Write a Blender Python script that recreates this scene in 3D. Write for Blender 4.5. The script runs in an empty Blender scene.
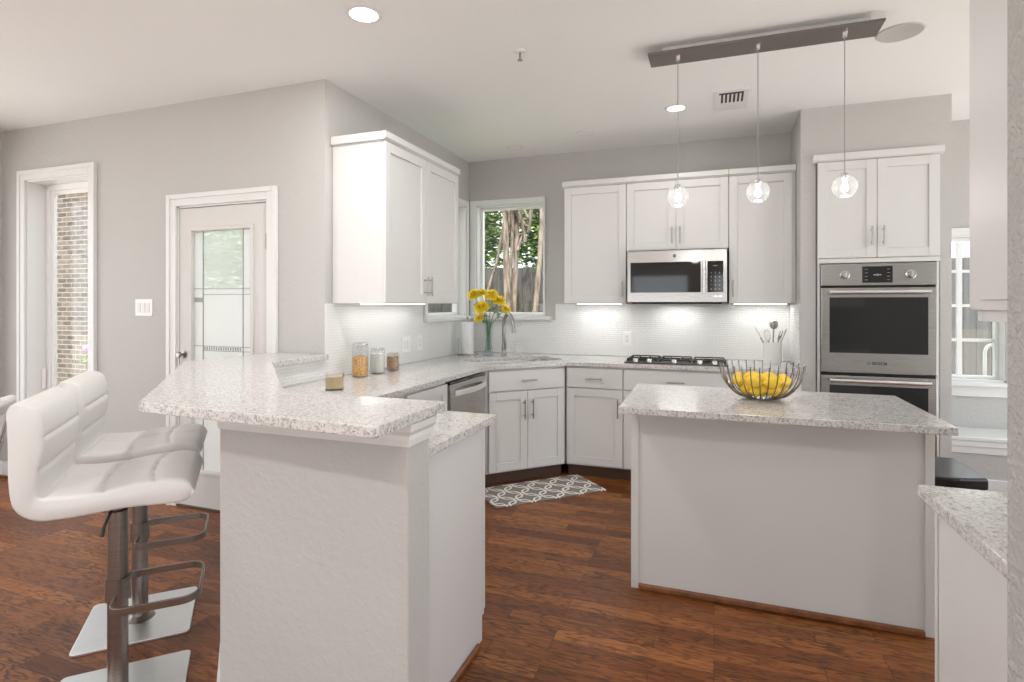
import bpy, bmesh, math, random
from mathutils import Vector, Matrix
random.seed(7)
PI = math.pi
SC = bpy.context.scene
COL = SC.collection
# ------------------------------------------------------------------ camera
H = 1.372
cd = bpy.data.cameras.new('camera'); cam = bpy.data.objects.new('camera', cd); COL.objects.link(cam)
cam.location = (0, 0, H); cam.rotation_euler = (PI / 2, 0, math.radians(19.83))
cd.sensor_width = 36; cd.lens = 560 / 1024 * 36; cd.shift_y = -37 / 1024; cd.clip_start = 0.05; cd.clip_end = 200
SC.camera = cam
# ------------------------------------------------------------------ world, sun, exposure
W = bpy.data.worlds.new('sky'); SC.world = W; W.use_nodes = True
bg = W.node_tree.nodes['Background']; bg.inputs[0].default_value = (0.89, 0.95, 1.0, 1); bg.inputs[1].default_value = 1.9
sd = bpy.data.lights.new('sun', 'SUN'); sd.energy = 9.0; sd.angle = 0.02; sd.color = (1, .97, .93)
sun = bpy.data.objects.new('sun', sd); COL.objects.link(sun); sun.rotation_euler = (math.radians(28), 0, math.radians(15))
SC.view_settings.view_transform = 'Standard'; SC.view_settings.look = 'None'
SC.view_settings.gamma = 1; SC.view_settings.use_curve_mapping = False
SC.view_settings.exposure = 0.42

# ------------------------------------------------------------------ materials
MATS = {}
class NT:
    def __init__(s, name):
        s.m = bpy.data.materials.new(name); s.m.use_nodes = True; s.t = s.m.node_tree
        s.b = s.t.nodes['Principled BSDF']; s.out = s.t.nodes['Material Output']
        MATS[name] = s.m
    def n(s, typ, **kw):
        nd = s.t.nodes.new(typ)
        for k, v in kw.items(): setattr(nd, k, v)
        return nd
    def set(s, sock, v):
        if isinstance(v, bpy.types.NodeSocket): s.t.links.new(v, sock)
        else: sock.default_value = v
    def math(s, op, a, b=None, c=None):
        nd = s.n('ShaderNodeMath', operation=op); s.set(nd.inputs[0], a)
        if b is not None: s.set(nd.inputs[1], b)
        if c is not None: s.set(nd.inputs[2], c)
        return nd.outputs[0]
    def pos(s, obj=False):
        if obj: return s.n('ShaderNodeTexCoord').outputs['Object']
        return s.n('ShaderNodeNewGeometry').outputs['Position']
    def mapping(s, vec, scale=(1, 1, 1), rot=(0, 0, 0), loc=(0, 0, 0)):
        nd = s.n('ShaderNodeMapping'); s.set(nd.inputs[0], vec)
        nd.inputs[1].default_value = loc; nd.inputs[2].default_value = rot; nd.inputs[3].default_value = scale
        return nd.outputs[0]
    def noise(s, vec, scale, detail=3, rough=.5, col=False):
        nd = s.n('ShaderNodeTexNoise'); s.set(nd.inputs['Vector'], vec); nd.inputs['Scale'].default_value = scale
        nd.inputs['Detail'].default_value = detail; nd.inputs['Roughness'].default_value = rough
        return nd.outputs['Color' if col else 'Fac']
    def ramp(s, fac, stops):
        nd = s.n('ShaderNodeValToRGB'); s.set(nd.inputs[0], fac); e = nd.color_ramp.elements
        while len(e) < len(stops): e.new(.5)
        for i, (p, c) in enumerate(stops):
            e[i].position = p; e[i].color = (*c, 1) if len(c) == 3 else c
        return nd.outputs[0]
    def mix(s, fac, a, b, mode='MIX'):
        nd = s.n('ShaderNodeMix', data_type='RGBA', blend_type=mode)
        s.set(nd.inputs[0], fac); s.set(nd.inputs[6], a if isinstance(a, bpy.types.NodeSocket) else (*a, 1)); s.set(nd.inputs[7], b if isinstance(b, bpy.types.NodeSocket) else (*b, 1))
        return nd.outputs[2]
    def bump(s, h, dist=.001, strength=1.0):
        nd = s.n('ShaderNodeBump'); nd.inputs['Strength'].default_value = strength; nd.inputs['Distance'].default_value = dist
        s.set(nd.inputs['Height'], h); s.t.links.new(nd.outputs[0], s.b.inputs['Normal'])
    def col(s, c):
        s.set(s.b.inputs['Base Color'], c if isinstance(c, bpy.types.NodeSocket) else (*c, 1)); return s
    def p(s, rough=.5, metal=0, coat=0, spec=None):
        s.set(s.b.inputs['Roughness'], rough); s.b.inputs['Metallic'].default_value = metal
        s.b.inputs['Coat Weight'].default_value = coat
        if spec is not None: s.b.inputs['Specular IOR Level'].default_value = spec
        return s
def plain(name, c, rough=.5, metal=0, coat=0, nz=0, nscale=20):
    m = NT(name); m.p(rough, metal, coat)
    if nz:
        f = m.noise(m.pos(True), nscale)
        m.col(m.ramp(f, [(.3, tuple(x * (1 - nz) for x in c)), (.7, tuple(min(1, x * (1 + nz)) for x in c))]))
    else: m.col(c)
    return m.m
def wallmat(name, c, bump=.0012, scale=38):
    m = NT(name); p = m.pos(); f = m.noise(p, scale, 4, .6)
    m.col(m.ramp(m.noise(p, 1.3), [(.3, tuple(x * .985 for x in c)), (.7, c)])); m.p(.75, spec=.3)
    m.bump(m.ramp(f, [(.42, (0, 0, 0)), (.62, (1, 1, 1))]), bump, .6); return m.m
wallmat('wall_paint', (.535, .525, .51))
wallmat('wall_paint_rough', (.50, .49, .47), .006, 75)
wallmat('ceiling_paint', (.87, .875, .875), .0004, 60)
plain('cabinet_white', (.71, .705, .695), .38)
plain('trim_white', (.78, .78, .775), .35)
plain('door_grey', (.66, .645, .625), .45)
plain('pvc_white', (.9, .9, .9), .35)
plain('steel', (.62, .60, .58), .24, 1)
plain('nickel', (.40, .385, .37), .28, 1)
plain('chrome', (.8, .8, .8), .07, 1)
plain('canopy_metal', (.24, .21, .195), .42, 1)
plain('black_glass', (.012, .012, .013), .06, 0, .5)
plain('black_iron', (.02, .02, .02), .5)
plain('black_gap', (.015, .013, .012), .6)
plain('black_leather', (.015, .014, .014), .22)
plain('ceramic', (.88, .88, .86), .25)
plain('paper', (.88, .88, .87), .9, nz=.03)
plain('plastic_white', (.88, .87, .85), .35)
plain('lemon', (.95, .62, .03), .4, nz=.08, nscale=30)
plain('petal', (.98, .76, .04), .6, nz=.05)
plain('petal_core', (.95, .68, .03), .7)
plain('stem', (.10, .22, .05), .6)
plain('leaf', (.10, .20, .05), .55, nz=.4, nscale=4)
plain('pasta', (.72, .36, .10), .6, nz=.5, nscale=90)
plain('flour', (.86, .83, .79), .9)
plain('nuts', (.50, .29, .15), .7, nz=.35, nscale=120)
plain('tan_wax', (.62, .47, .28), .6, nz=.15)
plain('wood_shoe', (.22, .085, .035), .35, nz=.3)
plain('toe_dark', (.10, .055, .035), .5)
plain('lead', (.34, .34, .34), .5, .4)
plain('concrete', (.60, .57, .53), .9, nz=.06, nscale=3)
plain('satin_steel', (.86, .85, .84), .38, 1)
plain('wire_metal', (.26, .235, .22), .18, 1)
plain('speaker_grille', (.50, .49, .48), .8)
plain('vent_dark', (.08, .075, .07), .8)
plain('pink_flower', (.75, .18, .60), .7)
plain('grass', (.12, .20, .05), .9, nz=.3)
plain('display_text', (.75, .78, .8), .5)
plain('logo_dark', (.05, .05, .055), .4)
plain('shade_white', (.85, .85, .84), .6)
# brushed steel for the big appliances
m = NT('brushed_steel'); f = m.noise(m.mapping(m.pos(True), (3, 3, 220)), 4, 3)
m.col(m.ramp(f, [(.3, (.40, .385, .37)), (.7, (.56, .54, .52))])); m.p(.25, 1); m.set(m.b.inputs['Anisotropic'], .4)
m = NT('dark_bronze_steel'); f = m.noise(m.mapping(m.pos(True), (3, 3, 200)), 4, 3)
m.col(m.ramp(f, [(.3, (.24, .21, .19)), (.7, (.34, .30, .275))])); m.p(.3, 1)
m = NT('brushed_plate'); f = m.noise(m.mapping(m.pos(True), (3, 200, 3)), 4, 3)
m.col(m.ramp(f, [(.3, (.66, .68, .69)), (.7, (.78, .80, .81))])); m.p(.35, 1)
# white leather
m = NT('white_leather'); m.col((.76, .75, .735)); m.p(.36, 0, .1)
m.bump(m.noise(m.pos(True), 350, 2), .0004, .5)
# granite
m = NT('granite'); p = m.pos()
a = m.noise(p, 75, 4, .75); b = m.noise(p, 150, 3, .7); c = m.noise(p, 14, 3, .6); d2 = m.noise(m.mapping(p, loc=(3, 5, 7)), 60, 4, .7)
base = m.ramp(a, [(.36, (.30, .275, .26)), (.45, (.52, .50, .485)), (.55, (.70, .69, .68)), (.7, (.62, .59, .57))])
cc = m.mix(m.ramp(b, [(.36, (.9, .9, .9)), (.44, (0, 0, 0))]), base, (.20, .175, .16))
cc = m.mix(m.ramp(d2, [(.60, (0, 0, 0)), (.70, (.6, .6, .6))]), cc, (.55, .47, .42))
cc = m.mix(m.ramp(c, [(.35, (0, 0, 0)), (.65, (.25, .25, .25))]), cc, (.80, .79, .78)); m.col(cc); m.p(.14)
# hardwood floor: planks along X, 0.125 wide
m = NT('hardwood'); p = m.pos()
br = m.n('ShaderNodeTexBrick'); m.set(br.inputs['Vector'], p); br.offset = .37; br.offset_frequency = 3
for k, v in (('Scale', 1), ('Mortar Size', .0012), ('Mortar Smooth', .2), ('Bias', 0), ('Brick Width', .62), ('Row Height', .085)): br.inputs[k].default_value = v
br.inputs['Color1'].default_value = (0, 0, 0, 1); br.inputs['Color2'].default_value = (1, 1, 1, 1); br.inputs['Mortar'].default_value = (.5, .5, .5, 1)
sep = m.n('ShaderNodeSeparateXYZ'); m.set(sep.inputs[0], p)
row = m.math('FLOOR', m.math('DIVIDE', sep.outputs[1], .085))
tone = m.n('ShaderNodeSeparateColor'); m.set(tone.inputs[0], br.outputs['Color'])
cmb = m.n('ShaderNodeCombineXYZ'); m.set(cmb.inputs[0], m.math('MULTIPLY', sep.outputs[0], 1.0))
m.set(cmb.inputs[1], sep.outputs[1]); m.set(cmb.inputs[2], m.math('ADD', m.math('MULTIPLY', row, 3.7), m.math('MULTIPLY', tone.outputs[0], 9)))
g1 = m.noise(m.mapping(cmb.outputs[0], (1.5, 8, 1)), 2.0, 3, .6)
wv = m.math('FRACT', m.math('MULTIPLY', g1, 8))
ring = m.ramp(wv, [(0, (1, 1, 1)), (.10, (.85, .85, .85)), (.38, (.15, .15, .15)), (.8, (0, 0, 0)), (1, (1, 1, 1))])
fine = m.noise(m.mapping(cmb.outputs[0], (5, 110, 1)), 2, 4, .7)
patch = m.noise(m.mapping(cmb.outputs[0], (1.1, 7, 1)), 1.6, 2, .5)
col = m.ramp(tone.outputs[0], [(0, (.155, .046, .011)), (.5, (.27, .090, .022)), (1, (.42, .155, .040))])
col = m.mix(m.math('MULTIPLY', ring, m.ramp(patch, [(.35, (.45, .45, .45)), (.6, (.95, .95, .95))])), col, (.045, .012, .005))
col = m.mix(m.ramp(fine, [(.36, (.6, .6, .6)), (.56, (0, 0, 0))]), col, (.095, .028, .011))
col = m.mix(br.outputs['Fac'], col, (.02, .008, .005)); m.col(col); m.p(m.ramp(fine, [(.3, (.40, .40, .40)), (.7, (.27, .27, .27))]), spec=.28)
m.bump(m.math('SUBTRACT', m.math('MULTIPLY', fine, .3), br.outputs['Fac']), .0012, .5)
# penny round tile; two variants: axis of the wall plane
def penny(name, axis, pitch=.021):
    m = NT(name); p = m.pos(); sp = m.n('ShaderNodeSeparateXYZ'); m.set(sp.inputs[0], p)
    u = m.math('DIVIDE', sp.outputs[axis], pitch); v = m.math('DIVIDE', sp.outputs[2], pitch)
    def dist(ou, ov):
        a = m.math('SUBTRACT', m.math('FLOORED_MODULO', m.math('ADD', u, ou), 1.0), .5)
        b = m.math('SUBTRACT', m.math('FLOORED_MODULO', m.math('ADD', v, ov), 1.7320508), .8660254)
        return m.math('SQRT', m.math('ADD', m.math('MULTIPLY', a, a), m.math('MULTIPLY', b, b)))
    d = m.math('MINIMUM', dist(0, 0), dist(.5, .8660254))
    tile = m.ramp(d, [(.42, (1, 1, 1)), (.47, (0, 0, 0))])
    m.col(m.mix(tile, (.70, .69, .68), (.86, .86, .85)))
    m.p(m.math('SUBTRACT', .7, m.math('MULTIPLY', tile, .58)), 0, 0)
    m.bump(m.ramp(d, [(.2, (1, 1, 1)), (.40, (.75, .75, .75)), (.48, (0, 0, 0))]), .0022, .8)
penny('penny_tile_x', 0); penny('penny_tile_y', 1)
# rug
m = NT('rug_trellis'); p = m.pos(True); sp = m.n('ShaderNodeSeparateXYZ'); m.set(sp.inputs[0], p)
per = .19
u = m.math('DIVIDE', sp.outputs[0], per); v = m.math('DIVIDE', sp.outputs[1], per)
def ell(ou, ov, ru, rv):
    a = m.math('DIVIDE', m.math('SUBTRACT', m.math('FLOORED_MODULO', m.math('ADD', u, ou), 1.0), .5), ru)
    b = m.math('DIVIDE', m.math('SUBTRACT', m.math('FLOORED_MODULO', m.math('ADD', v, ov), 1.0), .5), rv)
    q = m.math('ADD', m.math('POWER', m.math('ABSOLUTE', a), 2.6), m.math('POWER', m.math('ABSOLUTE', b), 2.6))
    return m.math('LESS_THAN', m.math('ABSOLUTE', m.math('SUBTRACT', q, .80)), .17)
k = m.math('MAXIMUM', ell(0, 0, .47, .45), ell(.5, .5, .47, .45))
m.col(m.mix(k, (.25, .225, .20), (.82, .80, .77))); m.p(.95); m.bump(m.noise(p, 600, 2), .001, .6)
# brick outside
def brick(name, c1, c2, mo):
    m = NT(name); p = m.pos(); sp = m.n('ShaderNodeSeparateXYZ'); m.set(sp.inputs[0], p)
    cm = m.n('ShaderNodeCombineXYZ'); m.set(cm.inputs[0], m.math('ADD', sp.outputs[0], sp.outputs[1])); m.set(cm.inputs[1], sp.outputs[2])
    b = m.n('ShaderNodeTexBrick'); m.set(b.inputs['Vector'], cm.outputs[0])
    for kk, vv in (('Scale', 1), ('Mortar Size', .007), ('Brick Width', .22), ('Row Height', .078), ('Bias', 0)): b.inputs[kk].default_value = vv
    b.inputs['Color1'].default_value = (*c1, 1); b.inputs['Color2'].default_value = (*c2, 1); b.inputs['Mortar'].default_value = (*mo, 1)
    m.col(b.outputs['Color']); m.p(.9)
brick('brick', (.045, .032, .022), (.11, .085, .062), (.20, .19, .17)); brick('brick_pale', (.52, .47, .42), (.66, .62, .57), (.75, .73, .7))
# fence boards
m = NT('fence_wood'); p = m.pos(); f = m.noise(m.mapping(p, (9, 9, .6)), 3, 4)
m.col(m.ramp(f, [(.3, (.035, .031, .030)), (.7, (.075, .068, .064))])); m.p(.85)
# tree bark and foliage
m = NT('bark'); f = m.noise(m.mapping(m.pos(), (8, 8, 2)), 3, 4); m.col(m.ramp(f, [(.35, (.09, .065, .05)), (.6, (.26, .21, .165))])); m.p(.8)
def foliage(name, cols):
    m = NT(name); f = m.noise(m.pos(), 4.5, 3, .7)
    c = m.ramp(f, cols); m.col(c); m.p(.5)
    tr = m.n('ShaderNodeBsdfTranslucent'); m.t.links.new(c, tr.inputs[0]); mx = m.n('ShaderNodeMixShader'); mx.inputs[0].default_value = .45
    m.t.links.new(m.b.outputs[0], mx.inputs[1]); m.t.links.new(tr.outputs[0], mx.inputs[2]); m.t.links.new(mx.outputs[0], m.out.inputs[0])
foliage('tree_leaves', [(.34, (.015, .04, .01)), (.48, (.08, .16, .03)), (.58, (.28, .38, .10)), (.7, (.50, .56, .28))])
# glass
def glass(name, tint=(1, 1, 1), refl=.9, milky=0.0, rough=.0):
    m = NT(name); tr = m.n('ShaderNodeBsdfTransparent'); tr.inputs[0].default_value = (*tint, 1)
    gl = m.n('ShaderNodeBsdfGlossy'); gl.inputs['Roughness'].default_value = rough; gl.inputs[0].default_value = (refl, refl, refl, 1)
    lw = m.n('ShaderNodeLayerWeight'); lw.inputs[0].default_value = .5; fz = m.math('ADD', m.math('MULTIPLY', m.math('POWER', lw.outputs['Facing'], 4.0), .55), .035); mx = m.n('ShaderNodeMixShader')
    m.t.links.new(fz, mx.inputs[0]); m.t.links.new(tr.outputs[0], mx.inputs[1]); m.t.links.new(gl.outputs[0], mx.inputs[2])
    o = mx.outputs[0]
    if milky:
        df = m.n('ShaderNodeBsdfTranslucent'); df.inputs[0].default_value = (.95, .95, .95, 1); m2 = m.n('ShaderNodeMixShader'); m2.inputs[0].default_value = milky
        dd = m.n('ShaderNodeBsdfDiffuse'); dd.inputs[0].default_value = (.9, .9, .9, 1); m3 = m.n('ShaderNodeMixShader'); m3.inputs[0].default_value = .22
        m.t.links.new(df.outputs[0], m3.inputs[1]); m.t.links.new(dd.outputs[0], m3.inputs[2])
        m.t.links.new(o, m2.inputs[1]); m.t.links.new(m3.outputs[0], m2.inputs[2]); o = m2.outputs[0]
    m.t.links.new(o, m.out.inputs[0])
glass('window_glass'); glass('jar_glass', (.96, .97, .97)); glass('globe_glass', (.90, .90, .90), milky=.14, refl=1.0); glass('vase_glass', (.86, .90, .91)); glass('frosted_glass', milky=.9); glass('textured_glass', (.9, .95, .9), milky=.5)
def emit(name, c, s):
    m = NT(name); m.b.inputs['Base Color'].default_value = (*c, 1); m.b.inputs['Emission Color'].default_value = (*c, 1); m.b.inputs['Emission Strength'].default_value = s
emit('lamp_glow', (1, .96, .90), 4); emit('bulb_glow', (1, .97, .92), 4); emit('strip_glow', (1, .98, .95), 1.5)

# ------------------------------------------------------------------ mesh helpers
class MB:
    def __init__(s): s.bm = bmesh.new()
    def box(s, x0, x1, y0, y1, z0, z1):
        v = [s.bm.verts.new(p) for p in ((x0, y0, z0), (x1, y0, z0), (x1, y1, z0), (x0, y1, z0), (x0, y0, z1), (x1, y0, z1), (x1, y1, z1), (x0, y1, z1))]
        for f in ((3, 2, 1, 0), (4, 5, 6, 7), (0, 1, 5, 4), (1, 2, 6, 5), (2, 3, 7, 6), (3, 0, 4, 7)): s.bm.faces.new([v[i] for i in f])
        return s
    def prism(s, poly, z0, z1, plane='xy'):
        def P(a, b, c): return {'xy': (a, b, c), 'xz': (a, c, b), 'yz': (c, a, b)}[plane]
        lo = [s.bm.verts.new(P(a, b, z0)) for a, b in poly]; hi = [s.bm.verts.new(P(a, b, z1)) for a, b in poly]; n = len(poly)
        s.bm.faces.new(lo[::-1]); s.bm.faces.new(hi)
        for i in range(n): s.bm.faces.new((lo[i], lo[(i + 1) % n], hi[(i + 1) % n], hi[i]))
        return s
    def tube(s, pts, r, n=10, closed=False, cap=True):
        pts = [Vector(p) for p in pts]; R = r if isinstance(r, (list, tuple)) else [r] * len(pts)
        rings = []; N = len(pts); up = None
        for i, p in enumerate(pts):
            t = (pts[(i + 1) % N] - pts[i - 1]) if (closed or 0 < i < N - 1) else (pts[1] - pts[0] if i == 0 else pts[-1] - pts[-2])
            t.normalize()
            if up is None: up = Vector((0, 0, 1)) if abs(t.z) < .9 else Vector((1, 0, 0))
            a = t.cross(up).normalized(); up = a.cross(t).normalized()
            rings.append([s.bm.verts.new(p + (a * math.cos(2 * PI * k / n) + up * math.sin(2 * PI * k / n)) * R[i]) for k in range(n)])
        for i in range(N if closed else N - 1):
            A, B = rings[i], rings[(i + 1) % N]
            for k in range(n): s.bm.faces.new((A[k], A[(k + 1) % n], B[(k + 1) % n], B[k]))
        if cap and not closed: s.bm.faces.new(rings[0][::-1]); s.bm.faces.new(rings[-1])
        return s
    def lathe(s, prof, n=28, c=(0, 0, 0), closed=False):
        rings = []
        for r, z in prof:
            if r < 1e-6: rings.append([s.bm.verts.new((c[0], c[1], c[2] + z))])
            else: rings.append([s.bm.verts.new((c[0] + r * math.cos(2 * PI * k / n), c[1] + r * math.sin(2 * PI * k / n), c[2] + z)) for k in range(n)])
        pairs = list(zip(rings, rings[1:]))
        if closed: pairs.append((rings[-1], rings[0]))
        for A, B in pairs:
            for k in range(n):
                k2 = (k + 1) % n
                if len(A) == 1 and len(B) > 1: s.bm.faces.new((A[0], B[k2], B[k]))
                elif len(B) == 1 and len(A) > 1: s.bm.faces.new((A[k], A[k2], B[0]))
                elif len(A) > 1: s.bm.faces.new((A[k], A[k2], B[k2], B[k]))
        return s
    def sweep(s, pts, w, h, closed=False):
        """flat bar of width w (in plane) and height h (z) along points in a horizontal plane"""
        pts = [Vector(p) for p in pts]; N = len(pts); rings = []
        for i, p in enumerate(pts):
            t = (pts[(i + 1) % N] - pts[i - 1]) if (closed or 0 < i < N - 1) else (pts[1] - pts[0] if i == 0 else pts[-1] - pts[-2])
            t.z = 0; t.normalize(); a = Vector((-t.y, t.x, 0))
            rings.append([s.bm.verts.new(p + a * x + Vector((0, 0, z))) for x, z in ((-w / 2, -h / 2), (w / 2, -h / 2), (w / 2, h / 2), (-w / 2, h / 2))])
        for i in range(N if closed else N - 1):
            A, B = rings[i], rings[(i + 1) % N]
            for k in range(4): s.bm.faces.new((A[k], A[(k + 1) % 4], B[(k + 1) % 4], B[k]))
        if not closed: s.bm.faces.new(rings[0][::-1]); s.bm.faces.new(rings[-1])
        return s
    def sphere(s, c, r, n=16, sc=(1, 1, 1)):
        M = Matrix.Translation(c) @ Matrix.Diagonal((r * sc[0], r * sc[1], r * sc[2], 1)); bmesh.ops.create_uvsphere(s.bm, u_segments=n, v_segments=max(6, n * 2 // 3), radius=1, matrix=M); return s
    def xf(s, M): bmesh.ops.transform(s.bm, matrix=M, verts=s.bm.verts); return s
def mesh(bm, name, mat, smooth=False, fix=True):
    if fix: bmesh.ops.recalc_face_normals(bm, faces=bm.faces)
    me = bpy.data.meshes.new(name); bm.to_mesh(me); bm.free()
    me.materials.append(MATS[mat])
    if smooth:
        for p in me.polygons: p.use_smooth = True
    return me
def obj(name, mb, mat, parent=None, bevel=0, smooth=False, loc=None, fix=True, auto=None):
    me = mesh(mb.bm, name, mat, smooth, fix); o = bpy.data.objects.new(name, me); COL.objects.link(o)
    if parent: o.parent = parent
    if loc: o.location = loc
    if bevel:
        b = o.modifiers.new('bevel', 'BEVEL'); b.width = bevel; b.segments = 2; b.limit_method = 'ANGLE'; b.angle_limit = math.radians(50)
    if smooth and auto is not False:
        e = o.modifiers.new('edge', 'EDGE_SPLIT'); e.split_angle = math.radians(auto or 42)
    return o
def tag(o, label, cat, group=None, kind=None):
    o['label'] = label; o['category'] = cat
    if group: o['group'] = group
    if kind: o['kind'] = kind
    return o
def thing(name, label, cat, loc=(0, 0, 0), rot=0, group=None):
    o = bpy.data.objects.new(name, None); COL.objects.link(o); o.location = loc; o.rotation_euler = (0, 0, math.radians(rot)); o.empty_display_size = .1
    return tag(o, label, cat, group)
def struct(name, mb, mat, bevel=0, label=None, cat=None):
    o = obj(name, mb, mat, None, bevel); o['kind'] = 'structure'
    if label: o['label'] = label
    return o
def dup(root, loc, rot, label, group=None):
    r = root.copy(); COL.objects.link(r); r.location = loc; r.rotation_euler = (0, 0, math.radians(rot)); r['label'] = label
    if group: r['group'] = group
    def rec(a, b):
        for ch in list(a.children):
            c = ch.copy(); COL.objects.link(c); c.parent = b; rec(ch, c)
    rec(root, r); return r
def text(name, body, size, parent, loc, rot, mat, depth=.0006):
    cu = bpy.data.curves.new('lettering', 'FONT'); cu.body = body; cu.size = size; cu.extrude = depth; cu.align_x = 'CENTER'; cu.align_y = 'CENTER'; cu.offset = size * .012
    t = bpy.data.objects.new('tmp', cu); COL.objects.link(t); bpy.context.view_layer.update()
    me = bpy.data.meshes.new_from_object(t.evaluated_get(bpy.context.evaluated_depsgraph_get()))
    bpy.data.objects.remove(t); me.materials.clear(); me.materials.append(MATS[mat])
    o = bpy.data.objects.new(name, me); COL.objects.link(o); o.parent = parent; o.location = loc; o.rotation_euler = rot; return o
def area(name, loc, sx, sy, power, rot=(0, 0, 0), color=(1, .98, .95)):
    l = bpy.data.lights.new(name, 'AREA'); l.shape = 'RECTANGLE'; l.size = sx; l.size_y = sy; l.energy = power; l.color = color
    o = bpy.data.objects.new(name, l); COL.objects.link(o); o.location = loc; o.rotation_euler = rot; return o

# ------------------------------------------------------------------ room shell
CZ = 2.74
XL = -2.227; YB = 4.95; YN = 2.818; XF = -5.33; XR = 2.7; YR = -3.8
struct('floor', MB().box(XF - .2, XR + .2, YR - .2, 5.2, -.05, 0), 'hardwood')
struct('ceiling', MB().box(XF - .2, XR + .2, YR - .2, YN + .18, CZ, CZ + .15).box(XL - .15, XR + .2, YN + .18, 5.25, CZ, CZ + .15), 'ceiling_paint')
# nook wall with door and window openings
w = MB(); Y2 = YN + .18
W1 = (-5.035, -4.31, .30, 2.33); D1 = (-3.44, -2.66, 0, 2.035)
w.box(XF - .15, W1[0], YN, Y2, 0, CZ).box(W1[0], W1[1], YN, Y2, 0, W1[2]).box(W1[0], W1[1], YN, Y2, W1[3], CZ)
w.box(W1[1], D1[0], YN, Y2, 0, CZ).box(D1[0], D1[1], YN, Y2, D1[3], CZ).box(D1[1], XL, YN, Y2, 0, CZ)
struct('wall_nook', w, 'wall_paint')
# left kitchen wall (window near the corner)
LW = (4.10, 4.88, 1.26, 2.30)
w = MB().box(XL - .15, XL, Y2, LW[0], 0, CZ).box(XL - .15, XL, LW[0], LW[1], 0, LW[2]).box(XL - .15, XL, LW[0], LW[1], LW[3], CZ).box(XL - .15, XL, LW[1], YB + .15, 0, CZ)
struct('wall_left', w, 'wall_paint')
BW = (-2.15, -1.47, 1.26, 2.31)
w = MB().box(XL, BW[0], YB, YB + .15, 0, CZ).box(BW[0], BW[1], YB, YB + .15, 0, BW[2]).box(BW[0], BW[1], YB, YB + .15, BW[3], CZ).box(BW[1], .574, YB, YB + .15, 0, CZ)
struct('wall_back', w, 'wall_paint')
# oven tower wall
TX0, TX1, TY = .574, 1.454, 4.395
OX0, OX1, OZT = .668, 1.392, 2.37
w = MB().prism([(TX0, 0), (OX0, 0), (OX0, OZT), (OX1, OZT), (OX1, 0), (TX1, 0), (TX1, CZ), (TX0, CZ)], TY, YB + .1, 'xz')
struct('wall_oven_surround', w, 'wall_paint')
# breakfast bay wall with window
YQ = 5.05; RW = (1.56, 2.0, .80, 1.88)
w = MB().box(TX1, RW[0], YQ, YQ + .15, 0, CZ).box(RW[0], RW[1], YQ, YQ + .15, 0, RW[2]).box(RW[0], RW[1], YQ, YQ + .15, RW[3], CZ).box(RW[1], XR + .15, YQ, YQ + .15, 0, CZ)
struct('wall_bay', w, 'wall_paint')
# right pier wall, right wall, rear wall with wide windows, far left wall
struct('wall_pier', MB().box(.425, XR, .96, 1.08, 0, CZ), 'wall_paint_rough', .01)
w = MB().box(XR, XR + .15, YR, -3.2, 0, CZ).box(XR, XR + .15, -3.2, .6, 0, .2).box(XR, XR + .15, -3.2, .6, 2.3, CZ).box(XR, XR + .15, .6, 1.4, 0, CZ).box(XR, XR + .15, 1.4, 4.85, 0, .3).box(XR, XR + .15, 1.4, 4.85, 2.5, CZ).box(XR, XR + .15, 4.85, YQ, 0, CZ)  # unseen openings put in and enlarged to let in more light
struct('wall_right', w, 'wall_paint')
w = MB().box(XF, XR, YR - .15, YR, 2.0, CZ).box(XF, XR, YR - .15, YR, 0, .15)
for a, b in ((XF, -5.0), (-3.75, -3.45), (-2.15, -1.75), (-.55, .0), (1.05, 1.45), (2.5, XR)): w.box(a, b, YR - .15, YR, .15, 2.0)
struct('wall_rear', w, 'wall_paint')
w = MB().box(XF - .15, XF, YR, -2.8, 0, CZ).box(XF - .15, XF, -2.8, -.6, 0, .3).box(XF - .15, XF, -2.8, -.6, 2.4, CZ).box(XF - .15, XF, -.6, .5, 0, CZ).box(XF - .15, XF, .5, 2.62, 0, .3).box(XF - .15, XF, .5, 2.62, 2.33, CZ).box(XF - .15, XF, 2.62, YN, 0, CZ)
struct('wall_far_left', w, 'wall_paint')
# peninsula half wall
PO = [(-.82, 1.40), (-1.52, 1.40), (-2.362, 2.242), (-2.362, YN), (XL, YN), (XL, 2.291), (-1.466, 1.53), (-.82, 1.53)]
PZ = 1.035
struct('wall_peninsula', MB().prism(PO, 0, PZ), 'wall_paint', .006)
# moulding under the raised bar
def offset_strip(path, prof, mb):
    """path in xy (outer side on the left of travel), profile list of (out, z)"""
    P = [Vector((a, b)) for a, b in path]; rings = []
    for i, p in enumerate(P):
        ds = []
        if i > 0: ds.append((P[i] - P[i - 1]).normalized())
        if i < len(P) - 1: ds.append((P[i + 1] - P[i]).normalized())
        ns = [Vector((-d.y, d.x)) for d in ds]; nn = sum(ns, Vector((0, 0))).normalized(); k = 1 / max(.3, nn.dot(ns[0]))
        rings.append([mb.bm.verts.new((p.x + nn.x * o * k, p.y + nn.y * o * k, z)) for o, z in prof])
    n = len(prof)
    for A, B in zip(rings, rings[1:]):
        for k in range(n): mb.bm.faces.new((A[k], A[(k + 1) % n], B[(k + 1) % n], B[k]))
    mb.bm.faces.new(rings[0][::-1]); mb.bm.faces.new(rings[-1]); return mb
path = [(-2.362, YN), (-2.362, 2.242), (-1.52, 1.40), (-.82, 1.40), (-.82, 1.53)]
prof = [(0, .965), (.006, .965), (.010, .985), (.010, .998), (.022, 1.012), (.026, 1.034), (0, 1.034)]
mb = offset_strip(path[::-1], prof, MB())
struct('trim_1', mb, 'trim_white')
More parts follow.
